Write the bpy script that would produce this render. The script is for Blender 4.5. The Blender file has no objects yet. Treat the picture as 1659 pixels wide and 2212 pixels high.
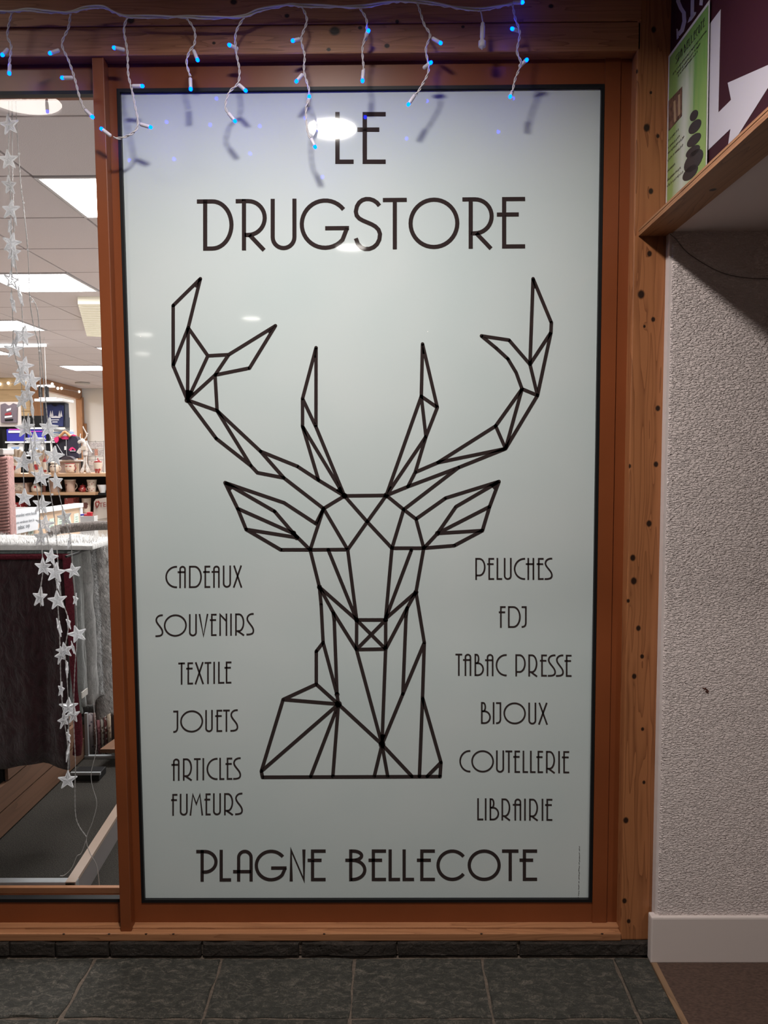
import bpy, bmesh, math, random
from math import sin, cos, pi, sqrt
from mathutils import Vector, Matrix, noise
random.seed(7)
S = bpy.context.scene
C = S.collection
# ------------------------------------------------------------------ camera
YAW, PITCH, ROLL = -0.0082, -0.0757, -0.0057
CAM = Vector((0.7991, -2.3485, 1.568))
FPX, IW, IH = 1662.0, 1659, 2212
fw = Vector((sin(YAW)*cos(PITCH), cos(YAW)*cos(PITCH), sin(PITCH)))
r0 = Vector((cos(YAW), -sin(YAW), 0)); u0 = r0.cross(fw)
RT = r0*cos(ROLL)+u0*sin(ROLL); UP = -r0*sin(ROLL)+u0*cos(ROLL)
cd = bpy.data.cameras.new('camera'); cam = bpy.data.objects.new('camera', cd); C.objects.link(cam)
m = Matrix((RT, UP, -fw)).transposed().to_4x4(); m.translation = CAM; cam.matrix_world = m
cd.sensor_fit = 'VERTICAL'; cd.sensor_height = 24.0; cd.lens = 24.0*FPX/IH; cd.clip_start = 0.02
S.camera = cam
# ------------------------------------------------------------------ world, exposure
w = bpy.data.worlds.new('night'); S.world = w; w.use_nodes = True
w.node_tree.nodes['Background'].inputs[0].default_value = (0.55, 0.6, 0.7, 1)
w.node_tree.nodes['Background'].inputs[1].default_value = 0.01
S.view_settings.view_transform = 'Standard'; S.view_settings.look = 'None'
S.view_settings.gamma = 1; S.view_settings.exposure = 0.0; S.view_settings.use_curve_mapping = False
LAMP = 23.0      # corridor downlights
SHOP = 33.0       # shop ceiling panels
LED = 52.0
NEAR_W, SIDE_W = 45.0, 26.0
# measuring helpers: a line of sight through a point of the photograph met with a real plane
def ray(px, py): return fw + RT*((px-IW/2)/FPX) - UP*((py-IH/2)/FPX)
def at_y(px, py, y): d = ray(px, py); return CAM + d*((y-CAM.y)/d.y)
def at_x(px, py, x): d = ray(px, py); return CAM + d*((x-CAM.x)/d.x)
def at_z(px, py, z): d = ray(px, py); return CAM + d*((z-CAM.z)/d.z)
# ------------------------------------------------------------------ materials
MATS = {}
def nm(name):
    mt = bpy.data.materials.new(name); mt.use_nodes = True; nt = mt.node_tree
    return mt, nt, nt.nodes['Principled BSDF'], nt.nodes.new, nt.links.new
def setp(b, col, rough=.5, spec=.5, metal=0.0):
    b.inputs['Base Color'].default_value = (*col, 1); b.inputs['Roughness'].default_value = rough
    b.inputs['Specular IOR Level'].default_value = spec; b.inputs['Metallic'].default_value = metal
def plain(name, col, rough=.5, spec=.5, metal=0.0, bump=0, bscale=60, var=0.0, emit=0, coord='Object', stretch=(1,1,1)):
    if name in MATS: return MATS[name]
    mt, nt, b, N, L = nm(name); setp(b, col, rough, spec, metal)
    if emit:
        b.inputs['Emission Color'].default_value = (*col, 1); b.inputs['Emission Strength'].default_value = emit
    if bump or var:
        tc = N('ShaderNodeTexCoord'); mp = N('ShaderNodeMapping'); mp.inputs['Scale'].default_value = stretch
        L(tc.outputs[coord], mp.inputs[0])
        nz = N('ShaderNodeTexNoise'); nz.inputs['Scale'].default_value = bscale; nz.inputs['Detail'].default_value = 6
        L(mp.outputs[0], nz.inputs['Vector'])
        if bump:
            bp = N('ShaderNodeBump'); bp.inputs['Strength'].default_value = min(1, bump); bp.inputs['Distance'].default_value = .004*max(1, bump)
            L(nz.outputs['Fac'], bp.inputs['Height']); L(bp.outputs[0], b.inputs['Normal'])
        if var:
            cr = N('ShaderNodeValToRGB'); cr.color_ramp.elements[0].position = .3; cr.color_ramp.elements[1].position = .7
            cr.color_ramp.elements[0].color = (*[c*(1-var) for c in col], 1); cr.color_ramp.elements[1].color = (*[min(1, c*(1+var)) for c in col], 1)
            L(nz.outputs['Fac'], cr.inputs[0]); L(cr.outputs[0], b.inputs['Base Color'])
    MATS[name] = mt; return mt
def emis(name, col, st):
    mt = bpy.data.materials.new(name); mt.use_nodes = True; nt = mt.node_tree; nt.nodes.clear()
    e = nt.nodes.new('ShaderNodeEmission'); o = nt.nodes.new('ShaderNodeOutputMaterial')
    e.inputs[0].default_value = (*col, 1); e.inputs[1].default_value = st; nt.links.new(e.outputs[0], o.inputs[0]); MATS[name] = mt; return mt
def pine(name, light, dark, axis, knots=(), rough=.45, lines=26, kcol=(.02, .007, .003)):
    """pine: axis = grain direction (0,1,2); knots = (point, radius)"""
    mt, nt, b, N, L = nm(name); setp(b, light, rough, .45)
    tc = N('ShaderNodeTexCoord'); P = tc.outputs['Object']
    def math_(op, a, bb=None, c=None):
        n = N('ShaderNodeMath'); n.operation = op
        for i, v in enumerate((a, bb, c)):
            if v is None: continue
            if isinstance(v, (int, float)): n.inputs[i].default_value = v
            else: L(v, n.inputs[i])
        return n.outputs[0]
    dmin = None
    for kp, kr in knots:
        s = N('ShaderNodeVectorMath'); s.operation = 'SUBTRACT'; L(P, s.inputs[0]); s.inputs[1].default_value = kp
        q = N('ShaderNodeVectorMath'); q.operation = 'MULTIPLY'; L(s.outputs[0], q.inputs[0])
        v = [1/kr]*3; v[axis] = .8/kr; q.inputs[1].default_value = v
        l = N('ShaderNodeVectorMath'); l.operation = 'LENGTH'; L(q.outputs[0], l.inputs[0])
        dmin = l.outputs['Value'] if dmin is None else math_('MINIMUM', dmin, l.outputs['Value'])
    mp = N('ShaderNodeMapping'); sc = [1, 1, 1]; sc[axis] = .05; mp.inputs['Scale'].default_value = sc
    L(P, mp.inputs[0]); vec = mp.outputs[0]
    if dmin is not None:
        bend = math_('DIVIDE', .016, math_('ADD', math_('POWER', dmin, 1.3), 2.0))
        cx = N('ShaderNodeCombineXYZ'); 
        for i in range(3):
            if i != axis: L(bend, cx.inputs[i])
        ad = N('ShaderNodeVectorMath'); L(vec, ad.inputs[0]); L(cx.outputs[0], ad.inputs[1]); vec = ad.outputs[0]
    wv = N('ShaderNodeTexNoise'); wv.inputs['Scale'].default_value = lines; wv.inputs['Detail'].default_value = 1.5
    L(vec, wv.inputs['Vector'])
    # contour lines of a slow noise = growth rings
    rg = math_('FRACT', math_('MULTIPLY', wv.outputs['Fac'], 9.0))
    cr = N('ShaderNodeValToRGB'); e = cr.color_ramp.elements
    e[0].position = 0; e[0].color = (1, 1, 1, 1); e[1].position = .98; e[1].color = (0, 0, 0, 1)
    x = cr.color_ramp.elements.new(.55); x.color = (.85, .85, .85, 1); x = cr.color_ramp.elements.new(.9); x.color = (.4, .4, .4, 1)
    L(rg, cr.inputs[0])
    fn = N('ShaderNodeTexNoise'); fn.inputs['Scale'].default_value = 240; fn.inputs['Detail'].default_value = 3; L(vec, fn.inputs['Vector'])
    big = N('ShaderNodeTexNoise'); big.inputs['Scale'].default_value = 5; big.inputs['Detail'].default_value = 2; L(P, big.inputs['Vector'])
    f1 = math_('MULTIPLY', cr.outputs[0], .75); f2 = math_('MULTIPLY', fn.outputs['Fac'], .22); f3 = math_('MULTIPLY', big.outputs['Fac'], .3)
    ff = math_('ADD', math_('ADD', f1, f2), f3)
    mx = N('ShaderNodeMix'); mx.data_type = 'RGBA'; mx.inputs[6].default_value = (*dark, 1); mx.inputs[7].default_value = (*light, 1); L(ff, mx.inputs[0])
    out = mx.outputs[2]
    if dmin is not None:
        kr_ = N('ShaderNodeMapRange'); kr_.inputs[1].default_value = .75; kr_.inputs[2].default_value = 1.25; L(dmin, kr_.inputs[0])
        m2 = N('ShaderNodeMix'); m2.data_type = 'RGBA'; m2.inputs[6].default_value = (*kcol, 1); L(out, m2.inputs[7]); L(kr_.outputs[0], m2.inputs[0]); out = m2.outputs[2]
    L(out, b.inputs['Base Color'])
    bp = N('ShaderNodeBump'); bp.inputs['Strength'].default_value = .25; bp.inputs['Distance'].default_value = .001
    L(fn.outputs['Fac'], bp.inputs['Height']); L(bp.outputs[0], b.inputs['Normal'])
    MATS[name] = mt; return mt
def slate(name, dark, light, sc=14):
    mt, nt, b, N, L = nm(name); setp(b, dark, .55, .5)
    tc = N('ShaderNodeTexCoord'); mp = N('ShaderNodeMapping'); mp.inputs['Scale'].default_value = (1, 1.6, 1); mp.inputs['Rotation'].default_value = (0, 0, .5)
    oi = N('ShaderNodeObjectInfo'); ad = N('ShaderNodeVectorMath'); L(tc.outputs['Object'], ad.inputs[0])
    mu = N('ShaderNodeMath'); mu.operation = 'MULTIPLY'; mu.inputs[1].default_value = 37; L(oi.outputs['Random'], mu.inputs[0]); L(mu.outputs[0], ad.inputs[1])
    L(ad.outputs[0], mp.inputs[0])
    n1 = N('ShaderNodeTexNoise'); n1.inputs['Scale'].default_value = sc; n1.inputs['Detail'].default_value = 10; n1.inputs['Roughness'].default_value = .68; n1.inputs['Distortion'].default_value = .8
    n2 = N('ShaderNodeTexNoise'); n2.inputs['Scale'].default_value = sc*6; n2.inputs['Detail'].default_value = 6; n2.inputs['Roughness'].default_value = .7
    L(mp.outputs[0], n1.inputs['Vector']); L(mp.outputs[0], n2.inputs['Vector'])
    cr = N('ShaderNodeValToRGB'); e = cr.color_ramp.elements; e[0].position = .36; e[0].color = (*dark, 1); e[1].position = .66; e[1].color = (*light, 1)
    x = e.new(.5); x.color = (dark[0]*1.5, dark[1]*1.65, dark[2]*1.55, 1)
    mx = N('ShaderNodeMath'); mx.operation = 'MULTIPLY_ADD'; mx.inputs[1].default_value = .45; L(n2.outputs['Fac'], mx.inputs[0])
    m3 = N('ShaderNodeMath'); m3.operation = 'MULTIPLY'; m3.inputs[1].default_value = .55; L(n1.outputs['Fac'], m3.inputs[0]); L(m3.outputs[0], mx.inputs[2])
    L(mx.outputs[0], cr.inputs[0]); L(cr.outputs[0], b.inputs['Base Color'])
    bp = N('ShaderNodeBump'); bp.inputs['Strength'].default_value = 1; bp.inputs['Distance'].default_value = .011
    L(mx.outputs[0], bp.inputs['Height']); L(bp.outputs[0], b.inputs['Normal'])
    MATS[name] = mt; return mt
def glass(name, tint=(1, 1, 1), rough=0.0, ior=1.5):
    mt = bpy.data.materials.new(name); mt.use_nodes = True; nt = mt.node_tree; nt.nodes.clear(); N = nt.nodes.new; L = nt.links.new
    o = N('ShaderNodeOutputMaterial'); mi = N('ShaderNodeMixShader'); t = N('ShaderNodeBsdfTransparent'); g = N('ShaderNodeBsdfGlossy'); f = N('ShaderNodeFresnel')
    f.inputs[0].default_value = ior; t.inputs[0].default_value = (*tint, 1); g.inputs['Roughness'].default_value = rough
    L(f.outputs[0], mi.inputs[0]); L(t.outputs[0], mi.inputs[1]); L(g.outputs[0], mi.inputs[2]); L(mi.outputs[0], o.inputs[0]); MATS[name] = mt; return mt
# ------------------------------------------------------------------ object helpers
def wloc(p):
    v = Vector((0, 0, 0))
    while p is not None: v = v + p.location; p = p.parent
    return v
def obj(name, bm, mat, parent=None, smooth=False, keep=False):
    me = bpy.data.meshes.new(name)
    if isinstance(bm, tuple):
        me.from_pydata([tuple(v) for v in bm[0]], [], bm[1]); me.update()
    else:
        bmesh.ops.recalc_face_normals(bm, faces=bm.faces[:]) if not keep else None
        bm.to_mesh(me); bm.free()
    for mt in (mat if isinstance(mat, (list, tuple)) else [mat]): me.materials.append(mt)
    o = bpy.data.objects.new(name, me); C.objects.link(o)
    if parent is not None:
        o.parent = parent; off = wloc(parent)
        if off.length > 0: me.transform(Matrix.Translation(-off))
    if smooth:
        for p in me.polygons: p.use_smooth = True
    return o
def settle(o):
    """move a top-level mesh's origin to the bottom centre of its bounds"""
    vs = [v.co for v in o.data.vertices]
    c = Vector(((min(v.x for v in vs)+max(v.x for v in vs))/2, (min(v.y for v in vs)+max(v.y for v in vs))/2, min(v.z for v in vs)))
    o.data.transform(Matrix.Translation(-c)); o.location = c; return o
def tag(o, label, cat, group=None):
    o['label'] = label; o['category'] = cat
    if group: o['group'] = group
    return o
def struct(o, label=None):
    o['kind'] = 'structure'
    if label: o['label'] = label
    return o
def thing(name, label, cat, loc, group=None):
    o = bpy.data.objects.new(name, None); C.objects.link(o); o.location = loc; o.empty_display_size = .05
    return tag(o, label, cat, group)
def B(): return bmesh.new()
def box(bm, a, b, mi=0, bev=0):
    x0, y0, z0 = [min(a[i], b[i]) for i in range(3)]; x1, y1, z1 = [max(a[i], b[i]) for i in range(3)]
    vs = [bm.verts.new(p) for p in ((x0,y0,z0),(x1,y0,z0),(x1,y1,z0),(x0,y1,z0),(x0,y0,z1),(x1,y0,z1),(x1,y1,z1),(x0,y1,z1))]
    fs = [bm.faces.new([vs[i] for i in f]) for f in ((0,3,2,1),(4,5,6,7),(0,1,5,4),(1,2,6,5),(2,3,7,6),(3,0,4,7))]
    for f in fs: f.material_index = mi
    if bev:
        es = list({e for f in fs for e in f.edges}); bmesh.ops.bevel(bm, geom=es, offset=bev, segments=2, affect='EDGES', profile=.6)
    return bm
def hexa(bm, pts, mi=0):
    """8 points: 4 of one face then the 4 matching of the other"""
    vs = [bm.verts.new(p) for p in pts]
    for f in ((0,1,2,3),(7,6,5,4),(0,4,5,1),(1,5,6,2),(2,6,7,3),(3,7,4,0)):
        bm.faces.new([vs[i] for i in f]).material_index = mi
    return bm
def prism(bm, pts, d, mi=0):
    """polygon pts pushed along vector d"""
    d = Vector(d); a = [bm.verts.new(p) for p in pts]; b = [bm.verts.new(Vector(p)+d) for p in pts]; n = len(a)
    bm.faces.new(a).material_index = mi; bm.faces.new(b[::-1]).material_index = mi
    for i in range(n): bm.faces.new((a[i], a[(i+1)%n], b[(i+1)%n], b[i])).material_index = mi
    return bm
def tube(bm, pts, r, n=6, mi=0, cap=True):
    pts = [Vector(p) for p in pts]; rings = []
    rr = r if isinstance(r, (list, tuple)) else [r]*len(pts)
    ref = None
    for i, p in enumerate(pts):
        t = (pts[min(i+1, len(pts)-1)]-pts[max(i-1, 0)]).normalized()
        if ref is None: ref = t.orthogonal().normalized()
        ref = (ref - t*ref.dot(t)).normalized(); b2 = t.cross(ref)
        rings.append([bm.verts.new(p+(ref*cos(2*pi*k/n)+b2*sin(2*pi*k/n))*rr[i]) for k in range(n)])
    for a, b in zip(rings, rings[1:]):
        for k in range(n): bm.faces.new((a[k], a[(k+1)%n], b[(k+1)%n], b[k])).material_index = mi
    if cap:
        bm.faces.new(rings[0][::-1]).material_index = mi; bm.faces.new(rings[-1]).material_index = mi
    return bm
def lathe(bm, prof, c, n=20, mi=0, axis=None):
    """prof = [(r, z)], c = centre of base"""
    c = Vector(c); q = Vector((0, 0, 1)).rotation_difference(Vector(axis).normalized()) if axis else None
    rings = []
    for r, z in prof:
        ring = []
        for k in range(n):
            v = Vector((r*cos(2*pi*k/n), r*sin(2*pi*k/n), z))
            if q: v = q @ v
            ring.append(bm.verts.new(c+v))
        rings.append(ring)
    for a, b in zip(rings, rings[1:]):
        for k in range(n): bm.faces.new((a[k], a[(k+1)%n], b[(k+1)%n], b[k])).material_index = mi
    bm.faces.new(rings[0][::-1]).material_index = mi; bm.faces.new(rings[-1]).material_index = mi
    return bm
def spline(pts, n=8):
    pts = [Vector(p) for p in pts]; out = []
    for i in range(len(pts)-1):
        p0, p1, p2, p3 = pts[max(i-1, 0)], pts[i], pts[i+1], pts[min(i+2, len(pts)-1)]
        for k in range(n):
            t = k/n; out.append(.5*((2*p1)+(p2-p0)*t+(2*p0-5*p1+4*p2-p3)*t*t+(3*p1-p0-3*p2+p3)*t**3))
    out.append(pts[-1]); return out
# ------------------------------------------------------------------ palette
PINE_L, PINE_D = (.35, .135, .053), (.155, .05, .018)
M_alu = plain('brown_lacquered_frame', (.20, .052, .016), .38, .4, var=.12, bscale=3)
M_black = plain('black_rubber', (.006, .006, .007), .5, .3)
M_white = plain('white_plastic', (.62, .6, .62), .4)
M_rough = None
M_letter = plain('dark_vinyl', (.034, .024, .024), .04, .4)
M_glass = glass('clear_glass')
M_chrome = plain('aluminium', (.55, .55, .56), .3, .5, .9)

# ================================================================== FACADE
PR = -.045                      # face of the pine frame (frame face of the windows is y = 0)
RIS = -.055                     # face of slate riser
WALL = -.078                    # face of the rough wall
Xp = lambda px, py, y=0: at_y(px, py, y).x
Zp = lambda px, py, y=0: at_y(px, py, y).z
z_floor = 0.0
xg0, xg1 = 0.0, 1.433           # outer edge of gasket of the film window
zg0, zg1 = Zp(800, 1948.5), Zp(800, 187)
x_post0 = Xp(1364, 200, 0); x_post1 = Xp(1438, 700, PR)
z_beam = Zp(900, 114, PR); z_frame0 = Zp(900, 1997)
z_sill_t = Zp(900, 2017, -.05); z_sill_b = Zp(900, 2033, -.05)
xl0 = -1.5                      # left end of what is built of the left window
CEIL = 3.0
# knots read off the post
kn = [(1412,64,6),(1374,154,5),(1397,276,8),(1421,294,4),(1406,200,3),(1406,413,6),(1403,548,6),(1385,636,9),(1411,690,5),(1421,882,6),(1392,705,3),(1359,1007,5),(1417,1003,6),(1402,1131,7),(1367,1205,7),(1369,1255,8),(1357,1298,4),(1379,1357,6),(1387,1418,5),(1370,1461,6),(1388,1575,4),(1391,1690,4),(1352,1772,7),(1349,1946,6),(1358,1990,5)]
kn = [((at_y(a, b, PR).x, PR, at_y(a, b, PR).z), r*.00105+.0005) for a, b, r in kn]
M_post = pine('post_pine', PINE_L, PINE_D, 2, kn)
bk = [(1190,14,6),(723,67,12),(836,99,6),(778,60,5),(858,47,5),(620,35,6),(710,107,5),(283,45,9),(505,5,8),(462,93,4),(1000,58,4)]
M_beam = pine('beam_pine', (.40, .17, .075), (.19, .072, .03), 0, [((at_y(a, b, PR).x, PR, at_y(a, b, PR).z), r*.001) for a, b, r in bk], lines=34)
M_sill = pine('sill_pine', (.36, .16, .075), (.2, .08, .035), 0, [((at_y(a, 2012, -.05).x, -.05, z_sill_t), .0035) for a in (137, 235, 315, 374, 700, 1040, 1301)])
# beam over the windows: two laminated planks
bm = B(); box(bm, (xl0, PR, z_beam), (x_post0+.012, .1, Zp(900, 50, PR)-.002), bev=.004)
beam = struct(obj('trim_1', bm, M_beam), 'laminated pine beam over the shop windows')
bm = B(); box(bm, (xl0, PR-.002, Zp(900, 50, PR)), (x_post0+.012, .1, CEIL), bev=.004)
obj('plank', bm, M_beam, beam)
bm = B(); box(bm, (x_post0, PR, z_sill_b), (x_post1, .12, CEIL), bev=.004)
struct(obj('trim_2', bm, M_post), 'knotty pine post beside the rough white wall')
bm = B(); box(bm, (xl0, -.05, z_sill_b), (x_post0, .12, z_sill_t), bev=.003)
sill = struct(obj('trim_3', bm, M_sill), 'pine sill on the slate riser')
bm = B(); box(bm, (xl0, -.026, z_sill_t-.001), (x_post0, .12, z_sill_t+.006), bev=.002)
obj('bead', bm, M_sill, sill)

def ring(bm, x0, x1, z0, z1, t, y0, y1, tb=None, tt=None, bev=0):
    tb = t if tb is None else tb; tt = t if tt is None else tt
    box(bm, (x0-t, y0, z0-tb), (x0, y1, z1+tt), bev=bev); box(bm, (x1, y0, z0-tb), (x1+t, y1, z1+tt), bev=bev)
    box(bm, (x0, y0, z1), (x1, y1, z1+tt), bev=bev); box(bm, (x0, y0, z0-tb), (x1, y1, z0), bev=bev)
# window with the film
win2 = bpy.data.objects.new('window_2', None); C.objects.link(win2); win2.location = (.7, 0, z_sill_t); struct(win2, 'window covered by the printed grey film')
bm = B()
box(bm, (xg1, 0, z_frame0), (x_post0, .06, z_beam+.02)); box(bm, (xg1+.001, -.004, z_frame0), (xg1+.046, .0, z_beam))
box(bm, (-.07, 0, zg1), (xg1, .06, z_beam+.02)); box(bm, (-.07, 0, z_frame0), (xg1, .06, zg0)); box(bm, (-.07, 0, zg0), (xg0, .06, zg1))
obj('frame', bm, M_alu, win2)
gk = .0092
bm = B(); ring(bm, xg0+gk, xg1-gk, zg0+gk, zg1-gk, gk, -.003, .02); obj('gasket', bm, M_black, win2)
bm = B(); box(bm, (xg0+gk-.003, .010, zg0+gk-.003), (xg1-gk+.003, .016, zg1-gk+.003)); obj('glass_pane', bm, plain('back_glass', (.2, .22, .2), .1), win2)
# clear left window and mullion
xm0, xm1 = at_y(258, 1940, -.038).x, at_y(281.5, 1940, -.038).x
zw0, zw1 = Zp(100, 1948), Zp(100, 197)
win1 = bpy.data.objects.new('window_1', None); C.objects.link(win1); win1.location = (-.8, 0, z_sill_t); struct(win1, 'clear shop window beside the mullion')
xw1 = xm0+.004
bm = B(); box(bm, (xl0, 0, zw1), (-.07, .06, z_beam+.02)); box(bm, (xl0, 0, z_frame0), (-.07, .06, zw0)); box(bm, (xw1, .0, zw0), (-.07, .06, zw1))
obj('frame', bm, M_alu, win1)
bm = B(); box(bm, (xl0, -.003, zw0), (xw1, .02, zw0+.011)); box(bm, (xl0, -.003, zw1-.01), (xw1, .02, zw1)); box(bm, (xw1-.004, -.003, zw0+.011), (xw1, .02, zw1-.01))
obj('gasket', bm, M_black, win1)
bm = B(); box(bm, (xl0, .045, zw0+.001), (xw1-.002, .06, zw0+.02)); obj('inner_ledge', bm, plain('lit_ledge', (.38, .17, .08), .4), win1)
bm = B(); v = [bm.verts.new(p) for p in ((xl0, .012, zw0), (xw1-.004, .012, zw0), (xw1-.004, .012, zw1), (xl0, .012, zw1))]; bm.faces.new(v)
obj('glass_pane', bm, M_glass, win1)
bm = B(); box(bm, (xm0, -.038, z_frame0), (xm1, 0, Zp(210, 124, -.038)), bev=.0025)
struct(obj('trim_4', bm, M_alu), 'brown mullion standing between the two windows')

# ================================================================== PRINTED FILM
FY = .0085                       # face of the film
def FP(px, py, d=0): return at_y(px, py, FY-d)
mt, nt, b, N, L = nm('film'); setp(b, (.56, .61, .585), .04, .5); b.inputs['IOR'].default_value = 1.5
tc = N('ShaderNodeTexCoord'); nz = N('ShaderNodeTexNoise'); nz.inputs['Scale'].default_value = 2.2; nz.inputs['Detail'].default_value = 2; L(tc.outputs['Object'], nz.inputs['Vector'])
cr = N('ShaderNodeValToRGB'); cr.color_ramp.elements[0].position = .3; cr.color_ramp.elements[1].position = .7
cr.color_ramp.elements[0].color = (.53, .60, .61, 1); cr.color_ramp.elements[1].color = (.585, .635, .645, 1); L(nz.outputs['Fac'], cr.inputs[0])
vo = N('ShaderNodeTexVoronoi'); vo.inputs['Scale'].default_value = 26; L(tc.outputs['Object'], vo.inputs['Vector'])
n3 = N('ShaderNodeTexNoise'); n3.inputs['Scale'].default_value = 7; L(tc.outputs['Object'], n3.inputs['Vector'])
a1 = N('ShaderNodeMath'); a1.operation = 'LESS_THAN'; a1.inputs[1].default_value = .045; L(vo.outputs['Distance'], a1.inputs[0])
a2 = N('ShaderNodeMath'); a2.operation = 'GREATER_THAN'; a2.inputs[1].default_value = .66; L(n3.outputs['Fac'], a2.inputs[0])
a3 = N('ShaderNodeMath'); a3.operation = 'MULTIPLY'; L(a1.outputs[0], a3.inputs[0]); L(a2.outputs[0], a3.inputs[1])
mx = N('ShaderNodeMix'); mx.data_type = 'RGBA'; L(a3.outputs[0], mx.inputs[0]); L(cr.outputs[0], mx.inputs[6]); mx.inputs[7].default_value = (.9, .9, .9, 1); L(mx.outputs[2], b.inputs['Base Color'])
M_film = mt
film = thing('window_film', 'large grey film on the right window with a line-drawn stag and black lettering', 'sign', (.7165, FY, zg0+gk))
bm = B(); box(bm, (xg0+gk, FY, zg0+gk), (xg1-gk, FY+.0012, zg1-gk)); obj('backing_sheet', bm, M_film, film)

def ribbon(bm, pts, wd, lift, rnd=False, closed=False):
    """flat stroke of width wd (photo px) through photo points, laid on the film plane"""
    P = [Vector((p[0], p[1])) for p in pts]; n = len(P); Lf, Rt = [], []
    for i in range(n):
        a = P[(i-1) % n] if (closed or i > 0) else P[i]; c = P[(i+1) % n] if (closed or i < n-1) else P[i]
        d1 = (P[i]-a); d2 = (c-P[i])
        d1 = d1.normalized() if d1.length > 1e-6 else d2.normalized(); d2 = d2.normalized() if d2.length > 1e-6 else d1
        t = (d1+d2); t = t.normalized() if t.length > 1e-3 else d1
        nn = Vector((-t.y, t.x)); k = min(2.2, 1/max(.3, abs(nn.dot(Vector((-d1.y, d1.x))))))
        Lf.append(P[i]+nn*wd/2*k); Rt.append(P[i]-nn*wd/2*k)
    vl = [bm.verts.new(lift(p.x, p.y)) for p in Lf]; vr = [bm.verts.new(lift(p.x, p.y)) for p in Rt]
    for i in range(n if closed else n-1):
        j = (i+1) % n; bm.faces.new((vl[i], vl[j], vr[j], vr[i]))
    if rnd:
        for p in (P[0], P[-1]): disc(bm, p, wd/2, lift)
def disc(bm, p, r, lift, n=10):
    bm.faces.new([bm.verts.new(lift(p[0]+r*cos(2*pi*k/n), p[1]+r*sin(2*pi*k/n))) for k in range(n)])
def thicken(bm, d=(0, .0007, 0)):
    """give the flat strokes a real edge"""
    ex = bmesh.ops.extrude_face_region(bm, geom=bm.faces[:]); vs = [g for g in ex['geom'] if isinstance(g, bmesh.types.BMVert)]
    bmesh.ops.translate(bm, vec=d, verts=vs); return bm
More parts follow.
